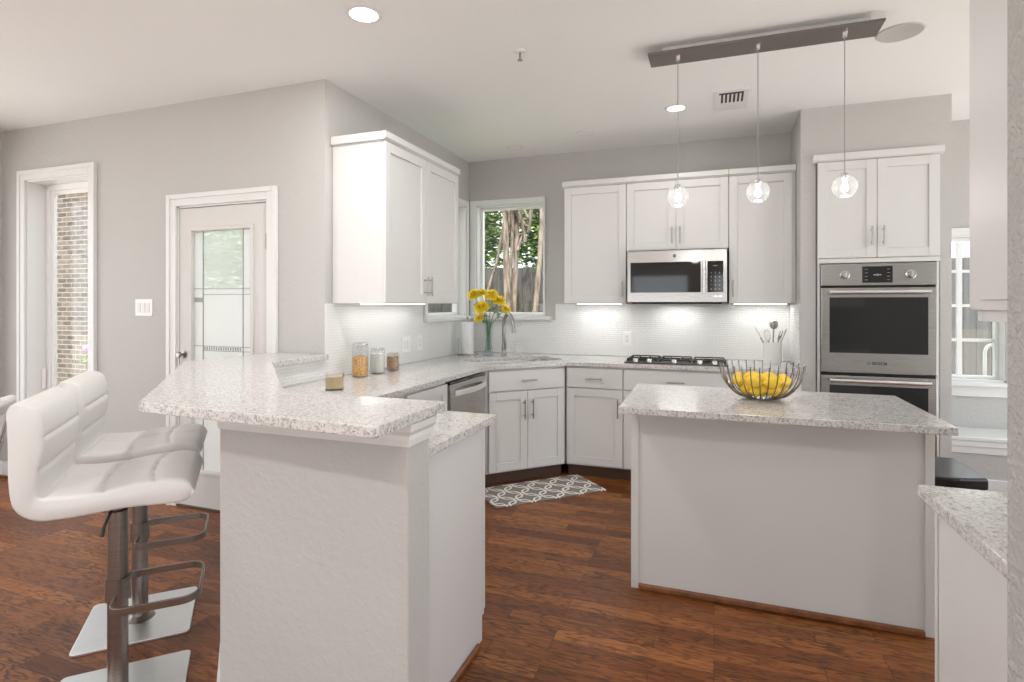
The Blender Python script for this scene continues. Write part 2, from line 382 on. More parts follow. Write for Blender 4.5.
struct('trim_2', offset_strip(path[::-1][1:], [(0, 0), (.014, 0), (.014, .09), (.006, .11), (0, .11)], MB()), 'trim_white')
# tile backsplashes
TH = .008
struct('wall_tile_left', MB().box(XL, XL + TH, YN + .002, YB - .001, .915, 1.225).box(XL, XL + TH, YN + .002, 4.03, 1.225, 1.376), 'penny_tile_y')
struct('wall_tile_back', MB().box(XL + TH, .574, YB - TH, YB, .915, 1.225).box(-1.36, .574, YB - TH, YB, 1.225, 1.374), 'penny_tile_x')
struct('wall_tile_return', MB().box(TX0 - TH, TX0, 4.42, YB - TH, .915, 1.374), 'penny_tile_y')
struct('wall_tile_peninsula', MB().box(XL, XL + TH, 2.30, YN + .002, .915, 1.034).prism([(XL + TH, 2.295), (XL, 2.292), (-1.466, 1.531), (-1.463, 1.542)], .915, 1.034), 'penny_tile_y')
# baseboards
def bb(name, x0, x1, y0, y1, h=.13): struct(name, MB().box(x0, x1, y0, y1, 0, h), 'trim_white', .004)
bb('baseboard_nook', XF, -3.55, YN - .014, YN); bb('baseboard_nook_right', -2.57, -2.362, YN - .014, YN)
bb('baseboard_far_left', XF, XF + .014, YR, YN)
struct('trim_3', MB().box(XF, -3.55, YN - .028, YN - .014, 0, .02), 'wood_shoe', .004)

# ------------------------------------------------------------------ windows and doors
def casing(mb, a0, a1, z0, z1, face, out, wd=.075, th=.018, axis='x', bottom=True):
    """frame around opening; face coordinate, out = +-1 direction into the room"""
    def bx(p0, p1, q0, q1, t0, t1):
        lo, hi = sorted((face + out * t0, face + out * t1))
        if axis == 'x': mb.box(p0, p1, lo, hi, q0, q1)
        else: mb.box(lo, hi, p0, p1, q0, q1)
    for t0, t1, e0, e1 in ((0, th, 0, wd), (th, th + .008, wd * .6, wd)):
        bx(a0 - e1, a0 - e0, z0 - (e1 if bottom else 0), z1 + e1, t0, t1); bx(a1 + e0, a1 + e1, z0 - (e1 if bottom else 0), z1 + e1, t0, t1)
        bx(a0 - e0, a1 + e0, z1 + e0, z1 + e1, t0, t1)
        if bottom: bx(a0 - e0, a1 + e0, z0 - e1, z0 - e0, t0, t1)
    return mb
def empty_struct(name, loc):
    o = bpy.data.objects.new(name, None); COL.objects.link(o); o['kind'] = 'structure'; o.empty_display_size = .1; o.location = loc; return o
def rel(mb, root): return mb.xf(Matrix.Translation(-Vector(root.location)))
def frame_boxes(mb, axis, a0, a1, z0, z1, c0, c1, t):
    for (p0, p1, q0, q1) in ((a0, a0 + t, z0, z1), (a1 - t, a1, z0, z1), (a0 + t, a1 - t, z0, z0 + t), (a0 + t, a1 - t, z1 - t, z1)):
        if axis == 'x': mb.box(p0, p1, c0, c1, q0, q1)
        else: mb.box(c0, c1, p0, p1, q0, q1)
    return mb
# window_1 : tall nook casement
r = empty_struct('window_1', (W1[0], YN, W1[2]))
obj('casing', rel(casing(MB(), *W1, YN, -1), r), 'trim_white', r, .003)
mb = MB(); t = .012
mb.box(W1[0], W1[0] + t, YN, Y2 - .03, W1[2], W1[3]).box(W1[1] - t, W1[1], YN, Y2 - .03, W1[2], W1[3]).box(W1[0], W1[1], YN, Y2 - .03, W1[3] - t, W1[3]).box(W1[0], W1[1], YN, Y2 - .03, W1[2], W1[2] + t)
obj('jamb', rel(mb, r), 'trim_white', r)
mb = frame_boxes(MB(), 'x', W1[0] + t, W1[1] - t, W1[2] + t, W1[3] - t, Y2 - .05, Y2 - .005, .045)
frame_boxes(mb, 'x', W1[0] + t + .045, W1[1] - t - .045, W1[2] + .057, W1[3] - .057, Y2 - .04, Y2 - .015, .03)
obj('window_frame', rel(mb, r), 'pvc_white', r, .003)
obj('pane', rel(MB().box(W1[0] + .08, W1[1] - .08, Y2 - .03, Y2 - .025, W1[2] + .08, W1[3] - .08), r), 'window_glass', r)
hd = MB().box(W1[0] + t, W1[0] + t + .016, Y2 - .085, Y2 - .055, .70, .86); obj('latch', rel(hd, r), 'plastic_white', r, .006)
# window_2 : back, over the sink
def small_window(name, axis, o, face, out, sill=True):
    r = empty_struct(name, (o[0], face, o[2]) if axis == 'x' else (face, o[0], o[2]))
    c0, c1 = sorted((face - out * .08, face - out * .13))
    mb = MB()
    lo, hi = sorted((face - out * .13, face + out * .001))
    t = .012
    for (p0, p1, q0, q1) in ((o[0], o[0] + t, o[2], o[3]), (o[1] - t, o[1], o[2], o[3]), (o[0], o[1], o[3] - t, o[3]), (o[0], o[1], o[2], o[2] + t)):
        if axis == 'x': mb.box(p0, p1, lo, hi, q0, q1)
        else: mb.box(lo, hi, p0, p1, q0, q1)
    obj('jamb', rel(mb, r), 'trim_white', r)
    obj('window_frame', rel(frame_boxes(MB(), axis, o[0] + t, o[1] - t, o[2] + t, o[3] - t, c0, c1, .022), r), 'pvc_white', r, .003)
    m0, m1 = sorted((face - out * .10, face - out * .104)); g = .036
    mb = MB()
    if axis == 'x': mb.box(o[0] + g - .01, o[1] - g + .01, m0, m1, o[2] + g - .01, o[3] - g + .01)
    else: mb.box(m0, m1, o[0] + g - .01, o[1] - g + .01, o[2] + g - .01, o[3] - g + .01)
    obj('pane', rel(mb, r), 'window_glass', r); return r
r2 = small_window('window_2', 'x', BW, YB, -1)
mb = MB().box(BW[0] - .06, BW[0], YB - .016, YB, BW[2] - .01, BW[3] + .05).box(BW[1], BW[1] + .012, YB - .016, YB, BW[2] - .01, BW[3] + .05).box(BW[0], BW[1], YB - .016, YB, BW[3], BW[3] + .05)
obj('casing', rel(mb, r2), 'trim_white', r2, .002)
obj('window_sill', rel(MB().box(BW[0] - .055, BW[1] + .08, YB - .05, YB + .0, BW[2] - .035, BW[2]), r2), 'trim_white', r2, .004)
r3 = small_window('window_3', 'y', LW, XL, 1)
mb = MB().box(XL, XL + .016, LW[0] - .05, LW[0], LW[2] - .01, LW[3] + .05).box(XL, XL + .016, LW[1], LW[1] + .045, LW[2] - .01, LW[3] + .05).box(XL, XL + .016, LW[0], LW[1], LW[3], LW[3] + .05)
obj('casing', rel(mb, r3), 'trim_white', r3, .002)
obj('window_sill', rel(MB().box(XL, XL + .05, LW[0] - .06, YB - .052, LW[2] - .035, LW[2]), r3), 'trim_white', r3, .004)
# window_4 : breakfast bay with muntins
r4 = small_window('window_4', 'x', RW, YQ, -1)
mb = MB()
for z in (1.10, 1.36, 1.62): mb.box(RW[0] + .04, RW[1] - .04, YQ + .09, YQ + .115, z - .011, z + .011)
mb.box(1.735, 1.765, YQ + .088, YQ + .117, RW[2] + .04, RW[3] - .04)
obj('muntins', rel(mb, r4), 'pvc_white', r4)
obj('casing', rel(casing(MB(), RW[0], RW[1], RW[2], RW[3], YQ, -1, .055, .016, 'x', False), r4), 'trim_white', r4)
obj('window_sill', rel(MB().box(RW[0] - .08, RW[1] + .08, YQ - .06, YQ, RW[2] - .03, RW[2]).box(RW[0] - .05, RW[1] + .05, YQ - .02, YQ, RW[2] - .11, RW[2] - .03), r4), 'trim_white', r4, .004)
# window_5 : far left wall
r5 = small_window('window_5', 'y', (.5, 2.62, .30, 2.33), XF, 1)
obj('casing', rel(casing(MB(), .5, 2.62, .30, 2.33, XF, 1, .075, .018, 'y'), r5), 'trim_white', r5)
# door_1 : glazed back door
r = empty_struct('door_1', (D1[0], YN, 0))
obj('casing', rel(casing(MB(), *D1, YN, -1, .08, .018, 'x', False), r), 'trim_white', r, .003)
mb = MB().box(D1[0], D1[0] + .012, YN, Y2, 0, D1[3]).box(D1[1] - .012, D1[1], YN, Y2, 0, D1[3]).box(D1[0], D1[1], YN, Y2, D1[3] - .012, D1[3]); obj('jamb', rel(mb, r), 'trim_white', r)
dy0, dy1 = YN + .004, YN + .046; dx0, dx1 = D1[0] + .016, D1[1] - .016; gx0, gx1, gz0, gz1 = -3.315, -2.80, .25, 1.865
mb = MB().box(dx0, gx0, dy0, dy1, .012, 2.018).box(gx1, dx1, dy0, dy1, .012, 2.018).box(gx0, gx1, dy0, dy1, .012, gz0).box(gx0, gx1, dy0, dy1, gz1, 2.018)
leaf = obj('door_leaf', rel(mb, r), 'door_grey', r)
obj('glazing_bead', rel(frame_boxes(MB(), 'x', gx0 - .022, gx1 + .022, gz0 - .022, gz1 + .022, dy0 - .01, dy0 + .02, .026), r), 'door_grey', r, .004)
obj('frosted_pane', rel(MB().box(gx0, gx1, dy0 + .018, dy0 + .024, gz0, 1.47).box(gx0, gx0 + .085, dy0 + .018, dy0 + .024, 1.47, gz1).box(gx1 - .085, gx1, dy0 + .018, dy0 + .024, 1.47, gz1), r), 'frosted_glass', r)
obj('clear_pane', rel(MB().box(gx0 + .085, gx1 - .085, dy0 + .018, dy0 + .024, 1.47, gz1), r), 'textured_glass', r)
mb = MB()
for x in (gx0 + .085, gx1 - .085): mb.box(x - .002, x + .002, dy0 + .012, dy0 + .018, gz0, gz1)
for z in (1.475, 1.435, 1.09, 1.06, .68, .65): mb.box(gx0 + (.0 if z in (1.475, 1.09, .68) else .085), gx1, dy0 + .012, dy0 + .018, z - .002, z + .002)
for i in range(16): x = gx0 + .095 + i * .0205; mb.box(x, x + .008, dy0 + .014, dy0 + .018, 1.065, 1.085)
mb.box(gx0 + .01, gx0 + .075, dy0 + .013, dy0 + .018, 1.385, 1.415)
obj('lead_came', rel(mb, r), 'lead', r)
mb = MB().lathe([(0, 0), (.028, 0), (.028, .006), (.009, .010), (.009, .026), (.019, .032), (.021, .042), (.015, .050), (0, .051)], 20).xf(Matrix.Translation((-3.385, dy0, 1.03)) @ Matrix.Rotation(PI / 2, 4, 'X'))
obj('door_knob', rel(mb, r), 'nickel', r, smooth=True)
mb = MB().lathe([(0, 0), (.026, 0), (.026, .012), (.012, .02), (0, .02)], 20).xf(Matrix.Translation((-3.425, dy0, 1.12)) @ Matrix.Rotation(PI / 2, 4, 'X')); 
h = MB()
for z in (1.77, 1.02, .25): h.box(D1[1] - .02, D1[1] - .008, YN - .004, YN + .01, z - .05, z + .05)
obj('hinges', rel(h, r), 'nickel', r)
struct('door_1_threshold', MB().box(D1[0], D1[1], YN - .01, Y2, 0, .012), 'toe_dark')

# ------------------------------------------------------------------ cabinetry
def bar_handle(parent, x, z, length, vertical, y=0, mat='nickel'):
    mb = MB(); off = .03
    if vertical:
        mb.tube([(x, y - off, z - length / 2), (x, y - off, z + length / 2)], .0055, 10)
        for s in (-.32, .32): mb.tube([(x, y + .0, z + s * length), (x, y - off, z + s * length)], .0045, 8)
    else:
        mb.tube([(x - length / 2, y - off, z), (x + length / 2, y - off, z)], .0055, 10)
        for s in (-.32, .32): mb.tube([(x + s * length, y + .0, z), (x + s * length, y - off, z)], .0045, 8)
    return obj('handle', mb, mat, parent, smooth=True)
def shaker(parent, x0, x1, z0, z1, y=0, th=.02, st=.06, name='door'):
    mb = MB(); g = .0015; x0 += g; x1 -= g; z0 += g; z1 -= g
    mb.box(x0, x0 + st, y - th, y, z0, z1).box(x1 - st, x1, y - th, y, z0, z1).box(x0 + st, x1 - st, y - th, y, z0, z0 + st).box(x0 + st, x1 - st, y - th, y, z1 - st, z1)
    mb.box(x0 + st, x1 - st, y - th + .009, y, z0 + st, z1 - st)
    return obj(name, mb, 'cabinet_white', parent, .0018)
def slab(parent, x0, x1, z0, z1, y=0, th=.02, name='drawer', mat='cabinet_white'):
    g = .0015; return obj(name, MB().box(x0 + g, x1 - g, y - th, y, z0 + g, z1 - g), mat, parent, .002)
def base_cab(name, label, loc, rot, w, depth, doors, drawers, handle_sides=None, toe=True):
    r = thing(name, label, 'cabinet', loc, rot)
    mb = MB().box(0, .018, 0, depth, .10, .884).box(w - .018, w, 0, depth, .10, .884).box(.018, w - .018, depth - .012, depth, .10, .884).box(.018, w - .018, 0, depth - .012, .10, .118).box(.018, w - .018, 0, .09, .866, .884).box(.018, w - .018, .002, .02, .118, .866)
    obj('body', mb, 'cabinet_white', r)
    if toe: obj('toe_kick', MB().box(0, w, .065, .08, 0, .10), 'toe_dark', r)
    for (a, b) in drawers:
        d = slab(r, a, b, .715, .868); bar_handle(d, (a + b) / 2, .79, .13, False, -.02)
    for i, (a, b) in enumerate(doors):
        d = shaker(r, a, b, .112, .708 if drawers else .868)
        hs = (handle_sides or 'RL')[i]; bar_handle(d, b - .035 if hs == 'R' else a + .035, .57, .15, True, -.02)
    return r
# sink cabinet on the diagonal
L = .693
base_cab('sink_cabinet', 'diagonal corner base cabinet under the sink with one drawer front and two doors', (-1.605, 3.855, 0), 45, L, .09, [(.025, L / 2), (L / 2, L - .02)], [(.025, L - .02)])
base_cab('base_cabinet', 'narrow white base cabinet with one drawer and one door right of the diagonal sink cabinet', (-1.105, 4.345, 0), 0, .45, .58, [(.01, .447)], [(.01, .447)], 'R')
r = base_cab('cooktop_cabinet', 'wide white base cabinet with drawer below the black gas cooktop', (-.655, 4.345, 0), 0, .775, .58, [(.003, .387), (.387, .772)], [(.003, .772)])
base_cab('base_cabinet', 'white base cabinet between cooktop cabinet and oven wall, mostly hidden behind island', (.12, 4.345, 0), 0, .452, .58, [(.003, .449)], [(.003, .449)], 'L')
# filler cabinet left of the dishwasher, facing +x
base_cab('base_cabinet', 'plain white base cabinet panel left of the dishwasher, behind the raised bar', (-1.605, 2.46, 0), 90, .74, .58, [(.24, .735)], [], 'L')
# dishwasher facing +x at X=-1.605, Y 3.215..3.815
r = thing('dishwasher', 'stainless steel dishwasher with curved bar handle left of the sink cabinet', 'dishwasher', (-1.60, 3.215, 0), 90)
obj('tub', MB().box(.004, .596, .02, .58, .10, .86), 'black_gap', r)
obj('toe_kick', MB().box(.004, .596, .06, .08, 0, .10), 'black_gap', r)
dr = obj('door', MB().box(.006, .594, -.022, .018, .115, .855), 'brushed_steel', r, .006)
mb = MB(); pts = [(.05 + .5 * i / 14, -.035 - .035 * math.sin(PI * i / 14), .795) for i in range(15)]; mb.sweep(pts, .014, .035); obj('handle', mb, 'satin_steel', dr, .003)
obj('vent_panel', MB().box(.02, .58, -.0235, -.021, .775, .815), 'chrome', dr)
obj('control_strip', MB().box(.006, .594, -.018, .018, .857, .872), 'black_glass', r)
# diagonal filler strips (face frame) between dishwasher and sink cabinet
struct('trim_4', MB().box(-1.625, -1.602, 3.818, 3.85, .10, .884), 'cabinet_white')
# peninsula cabinet (end panel faces +x, doors face +y)
r = thing('peninsula_cabinet', 'white cabinet with plain end panel beside the grey peninsula half wall', 'cabinet', (-1.60, 2.13, 0), 180)
mb = MB().box(-.71, -.692, .02, .595, 0, .884).box(-.71, -.692, 0, .02, .10, .884).box(-.692, 0, .02, .59, .10, .884)
obj('body', mb, 'cabinet_white', r, .002)
obj('toe_kick', MB().box(-.692, 0, .07, .085, 0, .10), 'toe_dark', r)
d = shaker(r, -.355, 0, .112, .868); bar_handle(d, -.32, .57, .15, True, -.02)
d = shaker(r, -.708, -.355, .112, .868); bar_handle(d, -.39, .57, .15, True, -.02)
obj('shoe_moulding', MB().box(-.728, -.711, .075, .60, 0, .022), 'wood_shoe', r, .006)
# island
r = thing('kitchen_island', 'plain white kitchen island with flat front panel', 'island', (-.374, 2.755, 0))
iw = 1.222
obj('body', MB().box(.0, iw, .0, .50, .0, .884), 'cabinet_white', r, .001)
obj('corner_post', MB().box(-.004, .032, -.008, .0, .0, .884), 'cabinet_white', r, .002)
obj('corner_post', MB().box(iw - .03, iw + .004, -.008, .0, .0, .884), 'cabinet_white', r, .002)
obj('shoe_moulding', MB().box(.032, iw - .03, -.02, -.001, 0, .028), 'wood_shoe', r, .006)
for a, b, s in ((.0, .40, 'L'), (.40, .80, 'R'), (.80, iw, 'L')):
    d = shaker(r, a + .01, b - .01, .11, .86, .52)
mb = MB().prism([(-.40, 2.505), (.852, 2.505), (.852, 3.285), (-.415, 3.285)], .884, .914)
tag(obj('island_countertop', mb, 'granite', None, .003), 'speckled light granite slab on top of the island', 'countertop')
# right hand counter run, facing +y
r = thing('base_cabinet', 'white end cabinet in the right foreground beside the textured wall', 'cabinet', (1.60, 1.645, 0), 180)
obj('body', MB().box(0, 1.09, .02, .562, .10, .884).box(1.072, 1.09, .0, .562, 0, .884), 'cabinet_white', r)
obj('end_panel', MB().box(1.0905, 1.097, .045, .562, 0, .884), 'cabinet_white', r, .001)
obj('toe_kick', MB().box(0, 1.072, .08, .09, 0, .10), 'toe_dark', r)
for i in range(3):
    d = shaker(r, .36 * i, .36 * (i + 1), .112, .868); bar_handle(d, .36 * i + .035, .57, .15, True, -.02)
tag(obj('countertop', MB().box(.487, 1.62, 1.082, 1.69, .884, .914), 'granite', None, .003), 'granite countertop corner in the right foreground beside the textured wall', 'countertop')
r = thing('wall_cabinet', 'tall white upper cabinet at the right edge above the foreground granite corner', 'cabinet', (1.60, 1.41, 0), 180)
obj('body', MB().box(0, 1.10, .0, .328, 1.36, 2.72), 'cabinet_white', r, .001)
obj('light_rail', MB().box(.01, 1.092, .012, .032, 1.338, 1.36).box(1.078, 1.092, .03, .328, 1.338, 1.36), 'cabinet_white', r)
obj('end_panel', MB().box(1.1005, 1.104, .045, .328, 1.38, 2.70), 'cabinet_white', r, .001)
for i in range(3):
    d = shaker(r, .366 * i, .366 * (i + 1), 1.362, 2.62); bar_handle(d, .366 * i + .035, 1.5, .15, True, -.02)
# upper cabinets
def upper(name, label, loc, rot, w, depth, z0, z1, doors, handles, crown_l=0, crown_r=0):
    r = thing(name, label, 'cabinet', loc, rot)
    obj('body', MB().box(0, w, 0, depth, z0, z1), 'cabinet_white', r, .001)
    for (a, b), hs in zip(doors, handles):
        d = shaker(r, a, b, z0 + .002, z1 - .002)
        bar_handle(d, b - .03 if hs == 'R' else a + .03, z0 + .115, .13, True, -.02)
    mb = MB().prism([(-.034, z1 + .012), (-.034, z1 + .05), (-.022, z1 + .05), (depth - .001, z1 + .05), (depth - .001, z1), (-.018, z1), (-.022, z1 + .006)], -crown_l, w + crown_r, 'yz')
    obj('crown', mb, 'cabinet_white', r, .002); return r
ZU = 1.376; ZT = 2.352
upper('wall_cabinet', 'white two-door upper cabinet on the left wall beside the corner window', (-1.862, 2.885, 0), 90, 1.015, .36, ZU, ZT, [(0, .5075), (.5075, 1.015)], 'RL', .02, .0)
upper('wall_cabinet', 'tall single-door upper cabinet left of the microwave', (-1.19, 4.62, 0), 0, .518, .325, ZU, ZT, [(0, .518)], 'R', .015, -.001)
upper('wall_cabinet', 'short two-door upper cabinet directly above the microwave', (-.67, 4.62, 0), 0, .776, .325, 1.80, ZT, [(0, .388), (.388, .776)], 'RL', -.001, -.001)
upper('wall_cabinet', 'single-door upper cabinet right of the microwave against oven wall', (.108, 4.62, 0), 0, .462, .325, ZU, ZT, [(0, .44)], 'L', -.001, -.001)
# oven housing cabinet
r = thing('oven_cabinet', 'tall white cabinet housing the double oven with two doors above', 'cabinet', (.676, 4.385, 0), 0)
ow = .708
mb = MB().box(0, ow, 0, .5, 1.655, 2.352).box(0, .018, 0, .5, .10, 1.655).box(ow - .018, ow, 0, .5, .10, 1.655).box(.018, ow - .018, 0, .5, .10, .28)
obj('body', mb, 'cabinet_white', r, .001)
obj('toe_kick', MB().box(0, ow, .05, .06, 0, .1), 'toe_dark', r)
for (a, b), hs in (((.0, ow / 2), 'R'), ((ow / 2, ow), 'L')):
    d = shaker(r, a, b, 1.685, 2.35); bar_handle(d, b - .035 if hs == 'R' else a + .035, 1.83, .13, True, -.02)
obj('face_rail', MB().box(0, ow, -.018, 0, 1.652, 1.682), 'cabinet_white', r, .002)
mb = MB().prism([(-.036, 2.362), (-.036, 2.402), (.009, 2.402), (.009, 2.352), (-.022, 2.352)], -.03, ow + .02, 'yz'); obj('crown', mb, 'cabinet_white', r, .002)
d = slab(r, 0.003, ow - .003, .12, .275); bar_handle(d, ow / 2, .2, .2, False, -.02)
# double oven
r = thing('double_wall_oven', 'stainless steel double wall oven with black windows and display', 'oven', (.696, 4.384, 0), 0)
vw = .668
obj('housing', MB().box(.002, vw - .002, 0, .48, .285, 1.645), 'black_gap', r)
cp = obj('control_panel', MB().box(0, vw, -.028, -.001, 1.497, 1.645), 'brushed_steel', r, .003)
ds = obj('display', MB().box(.245, .42, -.0305, -.0285, 1.515, 1.625), 'black_glass', cp)
text('display_text', '--:--', .03, ds, (.333, -.0312, 1.57), (PI / 2, 0, 0), 'display_text')
for i, z in enumerate((1.535, 1.558, 1.582, 1.606)):
    for x in (.268, .397): text('display_text', '----', .012, ds, (x, -.0312, z), (PI / 2, 0, 0), 'display_text')
for x in (.142, .523):
    kb = MB().lathe([(0, 0), (.03, 0), (.03, .006), (.024, .01), (.022, .034), (.018, .038), (0, .038)], 28).xf(Matrix.Translation((x, -.028, 1.568)) @ Matrix.Rotation(PI / 2, 4, 'X'))
    k = obj('knob', kb, 'steel', cp, smooth=True)
    obj('pointer', MB().box(x - .003, x + .003, -.069, -.064, 1.55, 1.588), 'chrome', k, .001)
def oven_door(z0, z1, brand):
    d = obj('oven_door', MB().box(0, vw, -.03, -.001, z0, z1), 'brushed_steel', r, .004)
    h = z1 - z0
    wt = z1 - .065; wb = max(z0 + .135, z0 + .1)
    obj('oven_window', MB().box(.05, vw - .05, -.0325, -.0295, wb, wt), 'black_glass', d)
    g = MB().tube([(.045, -.075, z1 - .03), (vw - .045, -.075, z1 - .03)], .013, 16)
    for x in (.06, vw - .06): g.tube([(x, -.028, z1 - .03), (x, -.072, z1 - .03)], .009, 12)
    obj('handle', g, 'satin_steel', d, smooth=True)
    if brand:
        text('brand_lettering', 'BOSCH', .026, d, (.345, -.0318, z0 + .068), (PI / 2, 0, 0), 'logo_dark')
        e = MB().lathe([(.0085, 0), (.0105, 0), (.0105, .001), (.0085, .001)], 20, closed=True).xf(Matrix.Translation((.283, -.0302, z0 + .068)) @ Matrix.Rotation(PI / 2, 4, 'X'))
        e.box(.2775, .2885, -.0312, -.0302, z0 + .067, z0 + .069)
        obj('emblem', e, 'logo_dark', d)
oven_door(.905, 1.482, True); oven_door(.31, .885, False)
# microwave
r = thing('microwave', 'stainless steel over-the-range microwave with dark window and keypad', 'microwave', (-.655, 4.56, 0), 0)
mw = .748; mz0, mz1 = 1.385, 1.792
obj('housing', MB().box(.003, mw - .003, .0, .39, mz0, mz1), 'black_gap', r)
fr = obj('front_frame', MB().box(0, mw, -.028, 0, mz0, mz1), 'brushed_steel', r, .004)
obj('oven_window', MB().box(.028, .560, -.0305, -.0275, 1.462, 1.700), 'black_glass', fr)
obj('keypad', MB().box(.608, .722, -.0305, -.0275, 1.462, 1.700), 'black_glass', fr)
k = bpy.data.objects['keypad']
for i in range(5):
    for j in range(3): text('keypad_text', '123456789*0#ABC'[i * 3 + j], .017, k, (.635 + j * .03, -.0312, 1.61 - i * .031), (PI / 2, 0, 0), 'speaker_grille')
text('keypad_text', '--:--', .022, k, (.665, -.0312, 1.665), (PI / 2, 0, 0), 'display_text')
h = MB().tube([(.584, -.062, 1.455), (.584, -.062, 1.705)], .013, 14)
for z in (1.475, 1.685): h.tube([(.584, -.026, z), (.584, -.06, z)], .008, 10)
obj('handle', h, 'steel', fr, smooth=True)
lg = obj('emblem', MB().lathe([(0, 0), (.013, 0), (.013, .002), (0, .002)], 24).xf(Matrix.Translation((.365, -.028, 1.748)) @ Matrix.Rotation(PI / 2, 4, 'X')), 'logo_dark', fr)
text('emblem_lettering', 'GE', .013, lg, (.365, -.0312, 1.748), (PI / 2, 0, 0), 'display_text')
for i in range(3): obj('button', MB().box(.622 + i * .034, .646 + i * .034, -.031, -.028, 1.425, 1.437), 'chrome', fr, .001)
obj('vent_grille', MB().box(.04, mw - .04, .0, .36, mz0 - .012, mz0), 'black_gap', r)
area('microwave_lamp', (-.28, 4.80, mz0 - .02), .3, .04, .8)
# ------------------------------------------------------------------ countertops
def slab_with_hole(outer, hole, z0, z1):
    bm = bmesh.new(); E = []
    for loop in (outer, hole):
        vs = [bm.verts.new((a, b, z1)) for a, b in loop]
        for i in range(len(vs)): E.append(bm.edges.new((vs[i], vs[(i + 1) % len(vs)])))
    bmesh.ops.triangle_fill(bm, use_beauty=True, edges=E, normal=(0, 0, 1))
    g = bmesh.ops.extrude_face_region(bm, geom=bm.faces[:])
    for v in [e for e in g['geom'] if isinstance(e, bmesh.types.BMVert)]: v.co.z = z0
    mb = MB(); mb.bm.free(); mb.bm = bm; return mb
SKC = Vector((-1.573, 4.352)); du = Vector((.7071, .7071)); dv = Vector((-.7071, .7071))
def rrect(hw, hd, rad, n=5):
    out = []
    for sx, sy, a0 in ((1, 1, 0), (-1, 1, 90), (-1, -1, 180), (1, -1, 270)):
        for i in range(n + 1):
            a = math.radians(a0 + 90 * i / n); out.append((sx * (hw - rad) + rad * math.cos(a), sy * (hd - rad) + rad * math.sin(a)))
    return out
hole = [tuple(SKC + du * a + dv * b) for a, b in rrect(.385, .215, .06)]
outer = [(-.85, 1.545), (-.85, 2.165), (-1.57, 2.165), (-1.57, 3.84), (-1.10, 4.31), (TX0 - .012, 4.31), (TX0 - .012, YB - .012), (XL + .012, YB - .012), (XL + .012, 2.305), (-1.46, 1.545)]
tag(obj('kitchen_countertop', slab_with_hole(outer, hole, .884, .914), 'granite', None, .002), 'long speckled granite countertop running under both backsplashes around the sink corner', 'countertop')
bar = [(-.80, 1.195), (-.79, 1.205), (-.79, 1.58), (-1.42, 1.58), (-2.195, 2.355), (-2.195, YN - .002), (-2.625, YN - .002), (-2.66, 2.22), (-1.692, 1.252), (-1.678, 1.243)]
tag(obj('bar_countertop', MB().prism(bar[::-1], 1.036, 1.067), 'granite', None, .003), 'raised angled granite bar top on the grey half wall in front of the bar stools', 'countertop')
# sink
r = thing('kitchen_sink', 'undermounted stainless steel sink in the diagonal counter corner', 'sink', (SKC.x, SKC.y, .884), 45)
mb = MB(); prev = None
for hw, hd, z, rad in ((.40, .23, -.001, .06), (.385, .215, -.001, .06), (.375, .205, -.16, .07), (.32, .15, -.19, .06), (.02, .02, -.195, .015)):
    ring = [mb.bm.verts.new((a, b, z)) for a, b in rrect(hw, hd, rad)]
    if prev:
        for i in range(len(ring)): mb.bm.faces.new((prev[i], prev[(i + 1) % len(ring)], ring[(i + 1) % len(ring)], ring[i]))
    prev = ring
mb.bm.faces.new(prev)
obj('basin', mb, 'steel', r, smooth=True, fix=False)
obj('drain', MB().lathe([(0, .002), (.03, .002), (.042, .004), (.045, 0)], 24, (0, 0, -.195)), 'chrome', r, smooth=True)
# faucet
r = thing('kitchen_faucet', 'brushed nickel gooseneck faucet with side lever behind the sink', 'faucet', (-1.735, 4.60, .914), -38)
obj('base', MB().lathe([(0, 0), (.03, 0), (.03, .008), (.022, .016), (.020, .09), (.016, .10), (0, .10)], 24), 'nickel', r, smooth=True)
pts = [(0, 0, .09), (0, 0, .27)] + [(.075 - .075 * math.cos(a), 0, .27 + .1 * math.sin(a)) for a in [PI * i / 14 for i in range(1, 13)]]
pts += [(.158, 0, .27)]
obj('spout', MB().tube(pts, [.0165] * len(pts), 14), 'nickel', r, smooth=True)
obj('spray_head', MB().tube([(.150, 0, .30), (.160, 0, .265), (.167, 0, .215)], [.014, .018, .022], 16), 'nickel', r, smooth=True)
obj('lever', MB().tube([(0, 0, .06), (.055, -.02, .075), (.075, -.03, .14), (.062, -.03, .20)], [.011, .013, .011, .008], 12), 'nickel', r, smooth=True)

# ------------------------------------------------------------------ cooktop
r = thing('gas_cooktop', 'black gas cooktop with cast grates and five silver knobs', 'cooktop', (-.285, 4.63, .914))
obj('glass_top', MB().box(-.375, .375, -.24, .24, 0, .008), 'black_iron', r, .003)
for gx in (-.25, 0, .25):
    g = MB()
    for y in (-.13, .03, .20): g.box(gx - .115, gx + .115, y - .005, y + .005, .018, .027)
    for x in (-.11, -.04, .04, .11): g.box(gx + x - .005, gx + x + .005, -.13, .20, .018, .027)
    for x in (-.11, .11):
        for y in (-.125, .195): g.box(gx + x - .006, gx + x + .006, y - .006, y + .006, .008, .02)
    obj('grate', g, 'black_iron', r, .002)
for x, y in ((-.25, -.05), (-.25, .12), (0, .04), (.25, -.05), (.25, .12)):
    obj('burner', MB().lathe([(0, 0), (.045, 0), (.045, .004), (.03, .006), (.03, .009), (0, .010)], 24, (x, y, .008)), 'black_iron', r, smooth=True)
for x in (-.29, -.185, .0, .185, .29):
    obj('knob', MB().lathe([(0, 0), (.021, 0), (.02, .022), (.017, .026), (0, .026)], 20, (x, -.195, .008)), 'steel', r, smooth=True)

